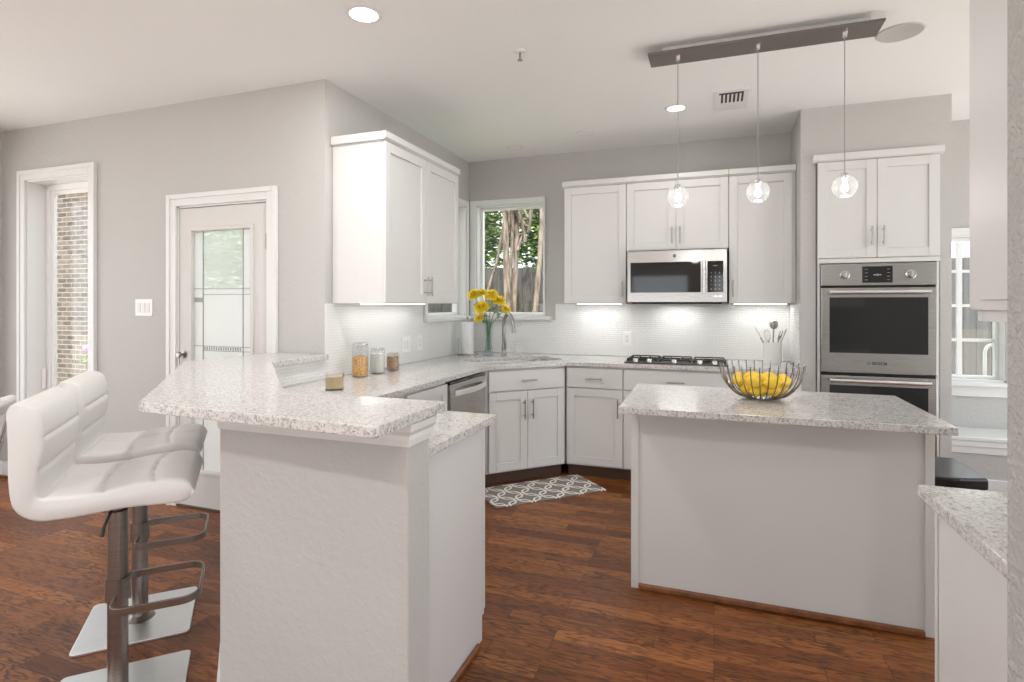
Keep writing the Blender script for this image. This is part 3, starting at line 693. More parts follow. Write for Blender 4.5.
# ------------------------------------------------------------------ bar stools
def catmull(P, n):
    P = [Vector((a, b)) for a, b in P]; Q = [P[0]] + P + [P[-1]]; out = []
    # arc-length resample
    dense = []
    for i in range(1, len(Q) - 2):
        for k in range(16):
            t = k / 16; a, b, c, d = Q[i - 1], Q[i], Q[i + 1], Q[i + 2]
            dense.append(.5 * ((2 * b) + (c - a) * t + (2 * a - 5 * b + 4 * c - d) * t * t + (3 * b - a - 3 * c + d) * t ** 3))
    dense.append(P[-1]); L = [0]
    for a, b in zip(dense, dense[1:]): L.append(L[-1] + (b - a).length)
    j = 0
    for i in range(n + 1):
        s = L[-1] * i / n
        while j < len(L) - 2 and L[j + 1] < s: j += 1
        f = (s - L[j]) / max(1e-9, L[j + 1] - L[j]); out.append((dense[j].lerp(dense[j + 1], min(1, f)), s / L[-1]))
    return out
def make_stool(label, loc, rot):
    r = thing('bar_stool', label, 'stool', loc, rot, 'white adjustable bar stools at the raised bar')
    top = [(-.228, 1.072), (-.185, 1.066), (-.160, 1.035), (-.150, .95), (-.160, .87), (-.168, .805), (-.150, .786), (-.05, .780), (.08, .794), (.17, .800), (.225, .788), (.247, .752)]
    bot = [(-.228, 1.072), (-.240, 1.045), (-.238, .95), (-.236, .83), (-.222, .758), (-.175, .718), (-.10, .712), (.05, .722), (.15, .718), (.22, .722), (.247, .752)]
    N = 90; A = catmull(top, N); B = catmull(bot, N); M = 48; hw = .205
    seams = [.20, .325, .445, .62, .80]
    bm = bmesh.new(); GA = []; GB = []
    for j in range(M + 1):
        t = -1 + 2 * j / M; y = hw * math.copysign(abs(t) ** .85, t) if t else 0
        e = max(0, 1 - (1 - abs(y / hw)) / .08); k = math.sqrt(max(0, 1 - e * e)) if e else 1; k = .74 + .26 * k
        ra, rb = [], []
        for i in range(N + 1):
            (pa, sa), (pb, _) = A[i], B[i]; mid = (pa + pb) / 2
            ia, ib = max(0, i - 1), min(N, i + 1); tg = A[ib][0] - A[ia][0]; tg = tg.normalized() if tg.length > 1e-6 else Vector((1, 0)); nn = Vector((-tg.y, tg.x)); 
            if nn.dot(pa - mid) < 0: nn = -nn
            dd = 1.0
            for q in seams:
                qq = q + (.030 * (y / hw) ** 2 if q > .5 else 0); dd = min(dd, 1 - (1.3 if q == .445 else 1) * math.exp(-((sa - qq) / .009) ** 2))
            if sa > .44: dd = min(dd, 1 - .9 * math.exp(-((y - .0) / .008) ** 2))
            off = -.0075 * (1 - dd) * (1 if abs(y) < hw * .93 else .3)
            crown = .008 * (1 - (y / hw) ** 4) * (1 if sa > .44 else .6)
            q = mid + (pa - mid) * k + nn * (off + crown * math.sin(PI * sa) ** .3)
            ra.append(bm.verts.new((q.x, y, q.y)))
            q2 = mid + (pb - mid) * k
            if 0 < i < N: rb.append(bm.verts.new((q2.x, y, q2.y)))
            else: rb.append(ra[-1])
        GA.append(ra); GB.append(rb)
    def quad(*v):
        u = []
        for x in v:
            if x not in u: u.append(x)
        if len(u) > 2:
            try: bm.faces.new(u)
            except ValueError: pass
    for j in range(M):
        for i in range(N):
            quad(GA[j][i], GA[j][i + 1], GA[j + 1][i + 1], GA[j + 1][i]); quad(GB[j][i], GB[j + 1][i], GB[j + 1][i + 1], GB[j][i + 1])
    for j in (0, M):
        for i in range(N): quad(GA[j][i], GB[j][i], GB[j][i + 1], GA[j][i + 1])
    mb = MB(); mb.bm.free(); mb.bm = bm
    o = obj('upholstered_seat', mb, 'white_leather', r, smooth=True, auto=60)
    obj('seat_plate', MB().box(-.09, .09, -.08, .08, .690, .722), 'black_iron', r, .004)
    obj('foot_pad', MB().box(.15, .17, -.02, .02, .70, .714), 'plastic_white', r)
    obj('gas_lift', MB().tube([(0, 0, .34), (0, 0, .70)], .024, 20), 'dark_bronze_steel', r, smooth=True)
    obj('column', MB().lathe([(0, .012), (.06, .012), (.045, .018), (.031, .03), (.030, .66), (.024, .665), (0, .665)], 28), 'dark_bronze_steel', r, smooth=True)
    obj('lever', MB().tube([(0, -.02, .70), (.0, -.06, .695), (-.02, -.10, .64), (-.025, -.105, .61)], [.004, .004, .005, .006], 8), 'black_iron', r, smooth=True)
    obj('base_plate', MB().prism([(a, b) for a, b in rrect(.205, .205, .02)], .0, .013), 'brushed_plate', r, .003)
    col = obj('footrest_collar', MB().lathe([(.031, .355), (.038, .355), (.038, .43), (.031, .43)], 24, closed=True), 'dark_bronze_steel', r, smooth=True)
    P = [(.02, -.15, .37)]
    def arc(cx, cy, rad, a0, a1): return [(cx + rad * math.cos(math.radians(a0 + (a1 - a0) * i / 8)), cy + rad * math.sin(math.radians(a0 + (a1 - a0) * i / 8)), .37) for i in range(9)]
    P = arc(.035, -.11, .035, 180, 270) + arc(.20, -.09, .055, -90, 0) + arc(.20, .09, .055, 0, 90) + arc(.035, .11, .035, 90, 180)
    P = [(.0, -.03, .37)] + P + [(.0, .03, .37)]
    obj('footrest', MB().sweep(P, .008, .026), 'dark_bronze_steel', r, .002)
    return r
st = make_stool('white tufted leather bar stool nearest the camera, in front of its twin', (-1.94, 1.36, 0), 45)
dup(st, (-2.345, 1.74, 0), 45, 'white tufted leather bar stool behind the nearest one, closer to the back door')
# third chair, mostly out of frame at left
r = thing('dining_chair', 'white upholstered chair back with chrome frame cut off at the left edge', 'chair', (-2.725, 1.145, 0), 225)
mb = MB()
prof = [(-.10, .46), (-.225, .93), (-.262, .985), (-.25, 1.005), (-.215, .995), (-.185, .95), (-.05, .47)]
mb.prism(prof, -.21, .21, 'xz'); obj('backrest', mb, 'white_leather', r, .012)
obj('seat', MB().box(-.09, .24, -.21, .21, .44, .50), 'white_leather', r, .02)
for s_ in (-1, 1):
    obj('frame', MB().tube([(-.235, s_ * .222, .97), (-.12, s_ * .222, .47), (-.08, s_ * .222, .44), (.24, s_ * .222, .43), (.27, s_ * .222, .40), (.27, s_ * .222, .03), (.25, s_ * .222, .012), (-.12, s_ * .222, .012)], .011, 10), 'chrome', r, smooth=True)
# ------------------------------------------------------------------ low black stool right of the island
r = thing('low_stool', 'low black leather stool between the island end and the bay window', 'stool', (1.09, 3.62, 0), 0)
mb = MB(); n = 12
poly = [(-.2, .22), (-.2, -.19)] + [(-.2 + .4 * i / n, -.19 - .045 * math.sin(PI * i / n)) for i in range(1, n)] + [(.2, -.19), (.2, .22)]
mb.prism(poly, .44, .50); obj('seat', mb, 'black_leather', r, .012)
obj('frame', MB().box(-.19, .19, -.17, .2, .405, .44), 'black_iron', r)
for sx in (-1, 1):
    for sy in (-1, 1): obj('leg', MB().tube([(sx * .17, sy * .16, 0), (sx * .17, sy * .16, .41)], .012, 10), 'black_iron', r, smooth=True)
# window bench in the bay
r = thing('window_bench', 'built-in white window bench beneath the bay window', 'bench', (1.46, 4.72, 0), 0)
obj('top', MB().box(0, 1.23, -.03, .33, .43, .46), 'trim_white', r, .006)
obj('front_panel', MB().box(0, 1.23, .0, .02, .0, .43).box(0, 1.23, .02, .33, 0, .40), 'wall_paint', r)
obj('apron_moulding', MB().box(0, 1.23, -.022, 0, .39, .43).box(0, 1.23, -.012, 0, .34, .39), 'trim_white', r, .004)
obj('baseboard', MB().box(0, 1.23, -.014, 0, 0, .17), 'trim_white', r, .004)

# ------------------------------------------------------------------ pendant light
PY = 3.115
r = thing('pendant_light', 'three-globe pendant light on a long brushed metal ceiling bar over the island', 'lamp', (.21, PY, CZ), 0)
obj('mounting_box', MB().box(-.47, .49, -.03, .045, -.04, 0), 'trim_white', r)
obj('canopy_bar', MB().box(-.54, .54, -.085, .085, -.052, -.04), 'canopy_metal', r, .002)
for x in (-.39, .0, .385):
    c = obj('cord', MB().tube([(x, -.02, -.07), (x, -.02, -.745)], .0022, 8), 'lead', r)
    obj('grip', MB().lathe([(0, -.052), (.014, -.052), (.010, -.075), (0, -.078)], 16, (x, -.02, 0)), 'chrome', c, smooth=True)
    g = obj('globe', MB().lathe([(.016 if a > 3.0 else .056 * math.sin(a), -.80 - .056 * math.cos(a)) for a in [.35 + (2.85 - .35) * i / 22 for i in range(23)]], 32, (x, -.02, 0)), 'globe_glass', r, smooth=True, auto=False)
    obj('socket', MB().lathe([(0, -.735), (.015, -.735), (.018, -.752), (.012, -.775), (0, -.775)], 16, (x, -.02, 0)), 'chrome', g, smooth=True)
    obj('bulb', MB().lathe([(0, -.826), (.012, -.822), (.018, -.808), (.014, -.794), (.008, -.782), (.007, -.775), (0, -.775)], 16, (x, -.02, 0)), 'bulb_glow', g, smooth=True)
    l = bpy.data.lights.new('pendant_lamp', 'POINT'); l.energy = 1.6; l.color = (1, .97, .93); l.shadow_soft_size = .05
    lo = bpy.data.objects.new('pendant_lamp', l); COL.objects.link(lo); lo.location = (.21 + x, PY - .02, CZ - .90)
# recessed lights
def recessed(label, x, y, on=True, rad=.075, P=14):
    r = thing('recessed_light', label, 'lamp', (x, y, CZ), 0, 'recessed ceiling lights')
    obj('trim_ring', MB().lathe([(rad * .78, 0), (rad, 0), (rad * 1.0, -.004), (rad * .86, -.007), (rad * .78, -.004)], 32, closed=True), 'trim_white', r, smooth=True)
    obj('diffuser', MB().lathe([(0, -.0025), (rad * .78, -.0025), (rad * .78, -.0005), (0, -.0005)], 32), 'lamp_glow' if on else 'shade_white', r)
    if on: area('recessed_lamp', (x, y, CZ - .012), rad * 1.3, rad * 1.3, P)
recessed('lit recessed ceiling light at the top left, nearest the camera', -1.555, 2.25, True, .085)
recessed('lit recessed ceiling light beside the left pendant cord', -.249, 4.065, True, .075, 2.5)
recessed('unlit round recessed ceiling light near the corner window', -1.631, 4.60, False)
recessed('faint recessed ceiling light between the corner window and left pendant', -.97, 4.412, False, .07, 6)
for x, y in ((-1.5, -.6), (.2, -.8), (-3.6, .6), (-3.6, -1.8), (.2, 1.6)):  # out-of-view lights added to raise the ambient level
    if y < 1: recessed('unseen recessed ceiling light added behind the camera for ambient light', x, y)
tag(obj('ceiling_speaker', MB().lathe([(0, -.004), (.085, -.004), (.09, -.006), (.10, -.006), (.105, 0), (0, 0)], 40, (.88, 3.315, CZ)), 'speaker_grille', None, smooth=True), 'flat round grey speaker grille in the ceiling right of the pendant bar', 'speaker')
r = thing('ceiling_vent', 'square white ceiling vent with dark louvre slots between pendant cords', 'vent', (.107, 4.03, CZ), 0)
obj('frame', frame_boxes(MB(), 'x', -.105, .105, -.19, .19, 0, .006, .03).xf(Matrix.Rotation(PI / 2, 4, 'X')).xf(Matrix.Translation((0, 0, -.006))), 'trim_white', r)
obj('backing', MB().box(-.08, .08, -.17, .17, -.002, -.0005), 'vent_dark', r)
mb = MB()
for i in range(7): x = -.075 + i * .025; mb.prism([(x, -.0045), (x + .010, -.0015), (x + .012, -.003), (x + .003, -.006)], -.12, .04, 'xz')
mb.box(-.08, .08, .04, .17, -.0055, -.002)
obj('louvres', mb, 'trim_white', r)
r = thing('sprinkler_head', 'small chrome fire sprinkler head on the ceiling', 'sprinkler', (-.985, 2.86, CZ), 0)
obj('escutcheon', MB().lathe([(0, 0), (.03, 0), (.028, -.006), (.012, -.010), (0, -.010)], 20), 'trim_white', r, smooth=True)
obj('head', MB().tube([(0, 0, -.01), (0, 0, -.05)], .006, 10).lathe([(0, -.05), (.014, -.05), (.014, -.053), (0, -.053)], 16), 'nickel', r)

# ------------------------------------------------------------------ wall plates
def plate(name, label, cat, loc, rot, w, h, toggles, gap=False):
    r = thing(name, label, cat, loc, rot)
    obj('cover_plate', MB().box(-w / 2, w / 2, -.006, 0, -h / 2, h / 2), 'plastic_white', r, .002)
    for x in toggles:
        if cat == 'switch': obj('rocker', MB().box(x - .016, x + .016, -.010, -.006, -.033, .033), 'trim_white', r, .002)
        else:
            o = obj('socket', MB().box(x - .016, x + .016, -.0085, -.006, -.035, .035), 'trim_white', r, .002)
            mb = MB()
            for z in (-.018, .018):
                for s in (-.006, .006): mb.box(x + s - .001, x + s + .001, -.0092, -.0084, z - .004, z + .004)
            obj('slots', mb, 'vent_dark', o)
    return r
plate('light_switch', 'white triple rocker light switch on the wall left of the back door', 'switch', (-3.755, YN, 1.347), 0, .165, .118, (-.046, 0, .046))
plate('light_switch', 'double switch plate on the tiled left wall beside the jars', 'switch', (XL + TH, 3.755, 1.062), 90, .118, .118, (-.024, .024))
plate('wall_outlet', 'single outlet plate on the tiled left wall nearer the sink', 'outlet', (XL + TH, 3.965, 1.062), 90, .072, .118, (0,))
plate('wall_outlet', 'single outlet plate on the back tile left of the cooktop', 'outlet', (-.715, YB - TH, 1.07), 0, .072, .118, (0,))

# ------------------------------------------------------------------ counter objects
def jar(name, label, loc, rad, h, fill, fmat, lid='steel'):
    r = thing(name, label, 'jar', loc, 0)
    obj('glass_body', MB().lathe([(0, 0), (rad, 0), (rad, h * .86), (rad * .9, h * .9), (rad * .9, h * .93), (rad * .86, h * .93), (rad * .86, h * .9), (rad * .95, h * .85), (rad * .95, .006), (0, .006)], 32), 'jar_glass', r, smooth=True)
    obj('contents', MB().lathe([(0, .008), (rad * .92, .008), (rad * .92, fill), (rad * .5, fill + .006), (0, fill + .004)], 28), fmat, r, smooth=True)
    ld = obj('lid', MB().lathe([(0, h * .93), (rad * .93, h * .93), (rad * .93, h * .97), (rad * .7, h), (0, h)], 28), 'jar_glass' if lid == 'g' else lid, r, smooth=True)
    mb = MB().tube([(rad * .9 * math.cos(a), rad * .9 * math.sin(a), h * .915) for a in [2 * PI * i / 24 for i in range(24)]], .0022, 6, True)
    mb.tube([(rad * .92, -.012, h * .93), (rad * 1.12, -.012, h * .84), (rad * 1.08, 0, h * .76), (rad * 1.12, .012, h * .84), (rad * .92, .012, h * .93)], .002, 6)
    cl = obj('wire_clasp', mb, 'chrome', r, smooth=True); cl.rotation_euler[2] = math.radians(-60); return r
jar('storage_jar', 'tall clip-top glass jar of orange pasta, leftmost on left counter', (-2.10, 3.00, .914), .052, .215, .125, 'pasta')
jar('storage_jar', 'clip-top glass jar of white flour between two brown jars', (-2.095, 3.185, .914), .049, .175, .13, 'flour', 'g')
jar('storage_jar', 'small glass jar of brown nuts, right of the white jar', (-2.09, 3.365, .914), .044, .125, .095, 'nuts', 'g')
r = thing('square_candle', 'small square glass block of tan wax behind the raised bar', 'candle', (-1.91, 2.50, .914), 32)
obj('glass_cup', frame_boxes(MB(), 'x', -.045, .045, -.045, .045, 0, .085, .004).xf(Matrix.Rotation(PI / 2, 4, 'X')).xf(Matrix.Translation((0, 0, .085))) if False else MB().box(-.045, .045, -.045, -.041, 0, .085).box(-.045, .045, .041, .045, 0, .085).box(-.045, -.041, -.041, .041, 0, .085).box(.041, .045, -.041, .041, 0, .085).box(-.041, .041, -.041, .041, 0, .006), 'jar_glass', r)
obj('wax', MB().box(-.039, .039, -.039, .039, .007, .072), 'tan_wax', r, .003)
# paper towel
r = thing('paper_towel_holder', 'upright paper towel holder with steel base and side arm near the corner', 'holder', (-2.06, 4.55, .914), 0)
obj('base', MB().lathe([(0, 0), (.088, 0), (.088, .010), (.08, .016), (0, .016)], 32), 'nickel', r, smooth=True)
obj('post', MB().tube([(0, 0, .014), (0, 0, .325)], .006, 12).sphere((0, 0, .335), .012, 12), 'nickel', r, smooth=True)
obj('side_arm', MB().tube([(-.065, -.045, .014), (-.065, -.045, .155)], .0045, 10), 'nickel', r, smooth=True)
rr = obj('paper_towel_roll', MB().lathe([(.02, .018), (.052, .018), (.053, .298), (.02, .298)], 32, closed=True), 'paper', None, smooth=True, loc=(-2.06, 4.55, .914))
tag(rr, 'white paper towel roll on the upright holder', 'paper towel')
# vase and flowers
VX, VY = -1.895, 4.64
r = thing('glass_vase', 'slender clear cut-glass vase behind the sink', 'vase', (VX, VY, .914), 0)
mb = MB(); n = 32; prof = [(.052, 0), (.055, .01), (.040, .03), (.030, .09), (.028, .17), (.036, .25), (.046, .30)]
obj('glass_body', MB().lathe([(0, 0)] + prof + [(.043, .30), (.033, .25), (.025, .17), (.027, .09), (.034, .035), (0, .03)], n), 'vase_glass', r, smooth=True)
def flower(label, p, rad, root):
    r = thing('yellow_flower', label, 'flower', (VX, VY, .914), 0, 'yellow flowers in the glass vase')
    p = Vector(p); base = Vector((random.uniform(-.012, .012), random.uniform(-.012, .012), .045)); neck = Vector((p.x * .12, p.y * .12, .27))
    obj('stem', MB().tube([base, neck, neck.lerp(p, .6) + Vector((0, 0, .015)), p], .003, 6), 'stem', r, smooth=True)
    d = (p - Vector((0, 0, .22))).normalized(); d = (d + Vector((.1, -.55, .15))).normalized()
    q = d.to_track_quat('Z', 'Y'); mb = MB()
    for ring, (cnt, rr_, el) in enumerate(((20, 1.0, -.35), (20, 1.0, .1), (18, .95, .5), (14, .85, .95), (9, .75, 1.35))):
        for i in range(cnt):
            a = 2 * PI * i / cnt + ring * .4 + random.uniform(-.08, .08); ln = rad * rr_; wd = rad * .17; e = el + random.uniform(-.12, .12)
            pts = []
            for s_, w_, lift in ((.05, .35, 0), (.45, 1, .06), (.8, .95, .08), (1.0, .3, .02)):
                rr2 = ln * s_ * math.cos(e * .8); zz = ln * s_ * math.sin(e * .8) + lift * ln
                pts.append(((rr2, -wd * w_, zz), (rr2, wd * w_, zz)))
            R = Matrix.Rotation(a, 3, 'Z'); V = [[mb.bm.verts.new(p + q @ (R @ Vector(v))) for v in pr] for pr in pts]
            for A_, B_ in zip(V, V[1:]): mb.bm.faces.new((A_[0], A_[1], B_[1], B_[0]))
    obj('petals', mb, 'petal', r, smooth=True, fix=False, auto=False)
    obj('flower_centre', MB().sphere(p + d * rad * .3, rad * .3, 10), 'petal_core', r, smooth=True)
    mb = MB()
    for s in (-1, 1, 2.2):
        c = neck.lerp(p, .35 + .15 * abs(s)); R = Matrix.Rotation(s * 1.2, 3, 'Z')
        pts = [Vector((0, 0, 0)), Vector((.02, .012, .01)), Vector((.055, .006, .0)), Vector((.06, 0, -.01)), Vector((.05, -.008, 0)), Vector((.02, -.012, .01))]
        mb.bm.faces.new([mb.bm.verts.new(c + R @ v) for v in pts])
    obj('leaves', mb, 'leaf', r, fix=False)
FL = [((-.126, -.045, .54), .064, 'leftmost yellow bloom of the bouquet, high'), ((-.066, .0, .555), .05, 'small yellow bloom just right of the leftmost one'),
      ((.025, .01, .535), .068, 'top yellow bloom in the middle of the bouquet'), ((.09, .03, .485), .062, 'yellow bloom right of the top middle one'),
      ((-.05, -.04, .425), .074, 'large central yellow bloom lower in the bouquet'), ((.145, .05, .405), .05, 'rightmost drooping yellow bloom of the bouquet'),
      ((-.075, -.04, .33), .048, 'lowest yellow bloom hanging at left of the vase')]
for p, rad, lb in FL: flower(lb, p, rad * 1.0, None)
# utensil crock
CX, CY = .425, 4.74
r = thing('utensil_crock', 'white ceramic crock of steel utensils on the back counter', 'crock', (CX, CY, .914), 0)
obj('crock_body', MB().lathe([(0, 0), (.062, 0), (.066, .01), (.066, .155), (.068, .165), (.062, .165), (.060, .15), (.060, .012), (0, .012)], 36), 'ceramic', r, smooth=True)
def utensil(name, label, cat, dx, dy, tip, kind):
    r = thing(name, label, cat, (CX, CY, .914), 0, None)
    a = Vector((-dx * .3, -dy * .3, .016)); b = Vector(tip); obj('handle', MB().tube([a, b], .006, 8), 'nickel', r, smooth=True)
    d = (b - a).normalized(); q = d.to_track_quat('Z', 'Y'); M = Matrix.Translation(b) @ q.to_matrix().to_4x4(); mb = MB()
    if kind == 'ladle': mb.sphere((0, 0, .03), .038, 16, (1, .8, 1))
    elif kind == 'spoon': mb.sphere((0, 0, .03), .026, 14, (1, .25, 1.5))
    elif kind == 'spatula': mb.prism([(-.012, 0), (.012, 0), (.036, .03), (.036, .09), (-.036, .09), (-.036, .03)], -.0015, .0015, 'xz')
    elif kind == 'whisk':
        for k in range(5):
            R = Matrix.Rotation(PI * k / 5, 3, 'Z'); mb.tube([R @ Vector((.024 * math.sin(PI * i / 12) * 1.0 * (1 if 1 else 1), 0, .09 * (1 - math.cos(PI * i / 12)) / 2)) for i in range(13)], .0011, 5)
            mb.tube([R @ Vector((-.024 * math.sin(PI * i / 12), 0, .09 * (1 - math.cos(PI * i / 12)) / 2)) for i in range(13)], .0011, 5)
    else: mb.prism([(-.008, 0), (.008, 0), (.02, .03), (.016, .08), (.01, .08), (.008, .04), (-.008, .04), (-.01, .08), (-.016, .08), (-.02, .03)], -.0015, .0015, 'xz')
    obj('head', mb.xf(M), 'nickel', r, smooth=True)
utensil('ladle', 'round-bowled steel ladle standing tallest in the white crock', 'ladle', .01, 0, (.008, .0, .27), 'ladle')
utensil('spatula', 'steel spatula leaning left in the white crock', 'spatula', -.03, 0, (-.085, 0, .20), 'spatula')
utensil('whisk', 'wire whisk leaning slightly left in the white crock', 'whisk', -.02, .02, (-.03, -.03, .175), 'whisk')
utensil('serving_spoon', 'steel serving spoon leaning right in the white crock', 'spoon', .03, 0, (.072, .0, .205), 'spoon')
utensil('serving_fork', 'steel serving fork at front right of the white crock', 'fork', .02, -.03, (.038, -.035, .18), 'fork')
# fruit bowl
BX, BY = .215, 2.955
r = thing('wire_fruit_bowl', 'open chrome wire bowl of yellow lemons on the island', 'bowl', (BX, BY, .914), 0)
nR = 30; bp = [(.035, .004), (.075, .008), (.118, .026), (.152, .060), (.176, .103), (.187, .145), (.190, .170)]
bp = [(v[0].x, v[0].y) for v in catmull(bp, 14)]
obj('base_disc', MB().lathe([(0, 0), (.05, 0), (.052, .003), (.05, .006), (0, .006)], 32), 'chrome', r, smooth=True)
for i in range(nR):
    a = 2 * PI * i / nR
    obj('wire_rib', MB().tube([(q * math.cos(a), q * math.sin(a), z) for q, z in bp], .0030, 6), 'wire_metal', r, smooth=True)
pos = []
for k in range(7): a = 2 * PI * k / 7; pos.append((.078 * math.cos(a), .078 * math.sin(a), .052))
pos.append((0, 0, .042))
for k in range(8): a = 2 * PI * (k + .5) / 8; pos.append((.108 * math.cos(a), .108 * math.sin(a), .092))
for k in range(3): a = 2 * PI * k / 3 + .4; pos.append((.042 * math.cos(a), .042 * math.sin(a), .100))
first = None
prof = [(0, -.042), (.005, -.040), (.012, -.033), (.024, -.020), (.029, 0), (.024, .020), (.012, .033), (.006, .039), (.005, .043), (0, .044)]
for i, p in enumerate(pos):
    if first is None:
        o = first = obj('lemon', MB().lathe(prof, 20), 'lemon', None, smooth=True, auto=False)
    else: o = first.copy(); COL.objects.link(o)
    o.location = (BX + p[0], BY + p[1], .914 + p[2]); a = math.atan2(p[1], p[0]); o.rotation_euler = (PI / 2 + random.uniform(-.3, .3), random.uniform(-.3, .3), a + random.uniform(-.4, .4) )
    tag(o, 'yellow lemon heaped in the chrome wire bowl', 'lemon', 'lemons in the wire bowl')
# rug
a = Vector((-1.372, 3.492)); r = obj('kitchen_rug', MB().box(0, .885, 0, .415, 0, .006), 'rug_trellis', None, .002)
r.location = (a.x, a.y, 0); r.rotation_euler = (0, 0, math.radians(44.5)); tag(r, 'grey mat with white interlocking chain pattern on the floor before the sink', 'rug')

# ------------------------------------------------------------------ under-cabinet lights
def strip(label, x0, x1, y, z, power):
    tag(obj('cabinet_light_strip', MB().box(x0, x1, y - .012, y + .012, z - .008, z), 'strip_glow'), label, 'lamp')
    area('strip_lamp', ((x0 + x1) / 2, y, z - .012), x1 - x0, .03, power)
strip('thin light strip under the cabinet left of the microwave', -1.12, -.74, 4.80, ZU - .0005, .7)
strip('thin light strip under the cabinet right of the microwave', .15, .53, 4.80, ZU - .0005, .7)
tag(obj('cabinet_light_strip', MB().box(-2.10, -2.076, 3.0, 3.8, ZU - .0085, ZU - .0005), 'strip_glow'), 'thin light strip under the left wall cabinet', 'lamp')
area('strip_lamp', (-2.088, 3.4, ZU - .0125), .03, .8, .7)

# ------------------------------------------------------------------ outside
struct('ground', MB().box(-30, 30, -30, 30, -.30, -.12), 'concrete')  # made pale concrete so it bounces light up to the ceiling
struct('lawn', MB().box(-14, 14, 5.8, 14, -.12, -.10), 'grass')
struct('patio', MB().box(-14, XL - .16, YN + .19, 5.8, -.12, -.06), 'concrete')
def fence(label, x0, x1, y, h):
    r = thing('wooden_fence', label, 'fence', (x0, y, -.12), 0)
    n = int((x1 - x0) / .14); mb = MB()
    for i in range(n): mb.box(i * .14, i * .14 + .134, 0, .02, 0, h + random.uniform(-.01, .01))
    obj('boards', mb, 'fence_wood', r); mb = MB()
    for z in (.4, h - .4): mb.box(0, x1 - x0, .02, .06, z, z + .09)
    obj('rails', mb, 'fence_wood', r)
fence('weathered grey board fence behind the trees, seen through the sink window', -9, 7, 9.2, 2.12)
def tree(label, x, y, trunks, crown, nl, size, seed):
    rnd = random.Random(seed); r = thing('tree', label, 'tree', (x, y, -.12), 0)
    for pts, rad in trunks:
        q = [v for v in pts]; obj('trunk', MB().tube(q, [rad * (1 - .5 * i / (len(q) - 1)) for i in range(len(q))], 10), 'bark', r, smooth=True)
    mb = MB()
    for i in range(nl):
        c, e = crown[rnd.randrange(len(crown))]
        v = Vector((rnd.gauss(0, 1), rnd.gauss(0, 1), rnd.gauss(0, 1))).normalized() * (rnd.random() ** .5)
        p = Vector((c[0] + v.x * e[0], c[1] + v.y * e[1], c[2] + v.z * e[2])); R = Matrix.Rotation(rnd.uniform(0, 6.28), 3, 'Z') @ Matrix.Rotation(rnd.uniform(-1.3, 1.3), 3, 'X'); s = size * rnd.uniform(.6, 1.3)
        vs = [mb.bm.verts.new(p + R @ Vector(w)) for w in ((-s, 0, 0), (0, -s * .45, .1 * s), (s, 0, 0), (0, s * .45, .1 * s))]; mb.bm.faces.new(vs)
    f = obj('foliage', mb, 'tree_leaves', r, fix=False); f['kind'] = 'stuff'; return r
tr = []
for (x0, y0, x1, x2, x3, rad) in ((.0, .0, .06, .02, -.10, .06), (.10, .1, .10, .16, .12, .05), (.42, .0, .45, .55, .50, .045), (-.50, .15, -.42, -.05, .05, .028), (-.05, .05, .02, .12, .4, .035)):
    tr.append(([(x0, y0, 0), (x0 * .9 + x1 * .1, y0, .7), (x1, y0, 1.35), (x1 * .3 + x2 * .7, y0, 2.1), (x2, y0, 2.7), (x3, y0 + .1, 3.6), (x3 * 1.3, y0 + .2, 4.4)], rad))
for i in range(10):
    a = random.uniform(-1, 1); tr.append(([(random.uniform(-.05, .5), .05, random.uniform(2.1, 2.7)), (.2 + a * .5, random.uniform(-.2, .3), 3.1), (.2 + a * 1.2, random.uniform(-.3, .5), 3.9)], .022))
tree('multi-trunk pale-barked tree outside the sink window', -2.75, 7.3, tr, [((.2, .0, 4.2), (1.7, .9, .7)), ((-1.2, .3, 3.7), (.8, .6, .7)), ((1.6, .3, 3.7), (.8, .6, .7))], 6000, .045, 3)
tree('dense green tree beyond the fence behind the pale-barked one', -5.5, 12.2, [([(0, 0, 0), (0, 0, 2), (.2, 0, 4)], .12)], [((0.1, 0, 3.2), (1.15, .8, 1.3)), ((.2, 0, 4.4), (1.0, .8, .8)), ((-1.2, 0, 3.0), (.9, .8, 1.0))], 15000, .085, 4)
tree('bright green tree beyond the fence at right of the sink window', -3.35, 12.3, [([(0, 0, 0), (0, 0, 2), (-.2, 0, 4)], .12)], [((0, 0, 3.2), (1.15, .8, 1.3)), ((0, 0, 4.5), (1.1, .8, .8))], 13000, .085, 5)
tree('leafy shrub tree beyond the back door', -8.1, 7.5, [([(0, 0, 0), (0, 0, 1.2), (.1, 0, 2.4)], .07)], [((0, 0, 2.2), (1.0, .8, 1.0))], 3500, .06, 6)
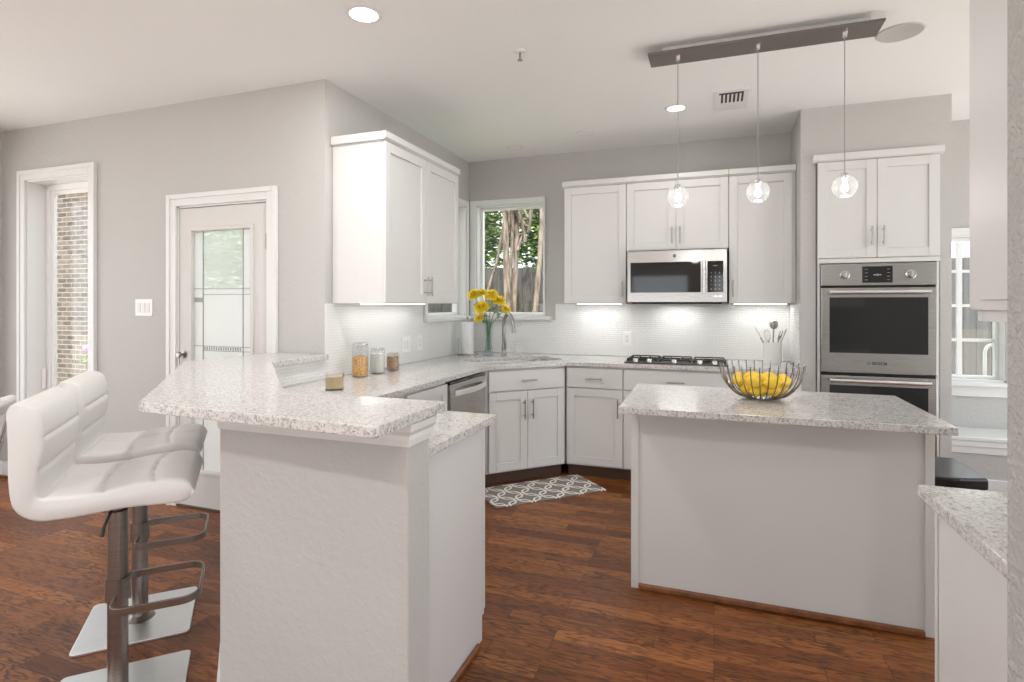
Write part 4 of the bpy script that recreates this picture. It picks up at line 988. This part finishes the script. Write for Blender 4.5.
# neighbouring brick house seen through the nook window
r = thing('brick_house', 'brown brick neighbouring house wall seen through the left window', 'building', (-12, 6.2, -.12), 0)
obj('wall', MB().box(0, 3.6, 0, .3, 0, 4.6), 'brick', r)
f = obj('window', frame_boxes(MB(), 'x', 2.62, 2.86, 1.72, 2.55, -.03, .0, .03), 'pvc_white', r); obj('pane', MB().box(2.65, 2.83, -.02, -.005, 1.75, 2.52), 'black_glass', f)
r = thing('flower_pot', 'pot of pink flowers on the patio outside the left window', 'plant', (-6.45, 4.30, -.06), 0)
obj('pot', MB().lathe([(0, 0), (.13, 0), (.19, .42), (.17, .42), (.12, .05), (0, .05)], 24), 'ceramic', r, smooth=True)
mb = MB()
for i in range(90):
    a = random.uniform(0, 6.28); rr_ = random.uniform(0, .17); z = .42 + random.uniform(0, .5); s = .05; R = Matrix.Rotation(random.uniform(0, 6), 3, 'Z') @ Matrix.Rotation(random.uniform(-1.2, 1.2), 3, 'X'); c = Vector((rr_ * math.cos(a), rr_ * math.sin(a), z))
    mb.bm.faces.new([mb.bm.verts.new(c + R @ Vector(w)) for w in ((-s, 0, 0), (0, -s * .4, 0), (s, 0, 0), (0, s * .4, 0))])
f = obj('foliage', mb, 'tree_leaves', r, fix=False); f['kind'] = 'stuff'
mb = MB()
for i in range(14): a = random.uniform(0, 6.28); mb.sphere((.13 * math.cos(a), .13 * math.sin(a), .92 + random.uniform(0, .14)), .035, 8)
f = obj('blossoms', mb, 'pink_flower', r, smooth=True); f['kind'] = 'stuff'
# white garden frame seen through the bay window
r = thing('garden_pergola', 'white timber pergola post with diagonal brace outside the bay window', 'pergola', (2.35, 7.4, -.12), 0)
obj('post', MB().box(-.05, .05, -.05, .05, 0, 2.3), 'trim_white', r)
obj('brace', MB().tube([(0, 0, 1.45), (-.35, 0, 2.05)], .03, 4), 'trim_white', r)
obj('beam', MB().box(-1.2, .8, -.06, .06, 2.05, 2.2), 'trim_white', r)
r = thing('garden_tap', 'slim white gooseneck tap outside the bay window', 'tap', (2.02, 5.45, -.12), 0)
P = [(0, 0, 0), (0, 0, 1.1)] + [(.05 - .05 * math.cos(a), 0, 1.1 + .07 * math.sin(a)) for a in [PI * i / 10 for i in range(1, 9)]]
obj('pipe', MB().tube(P, .012, 10), 'pvc_white', r, smooth=True)
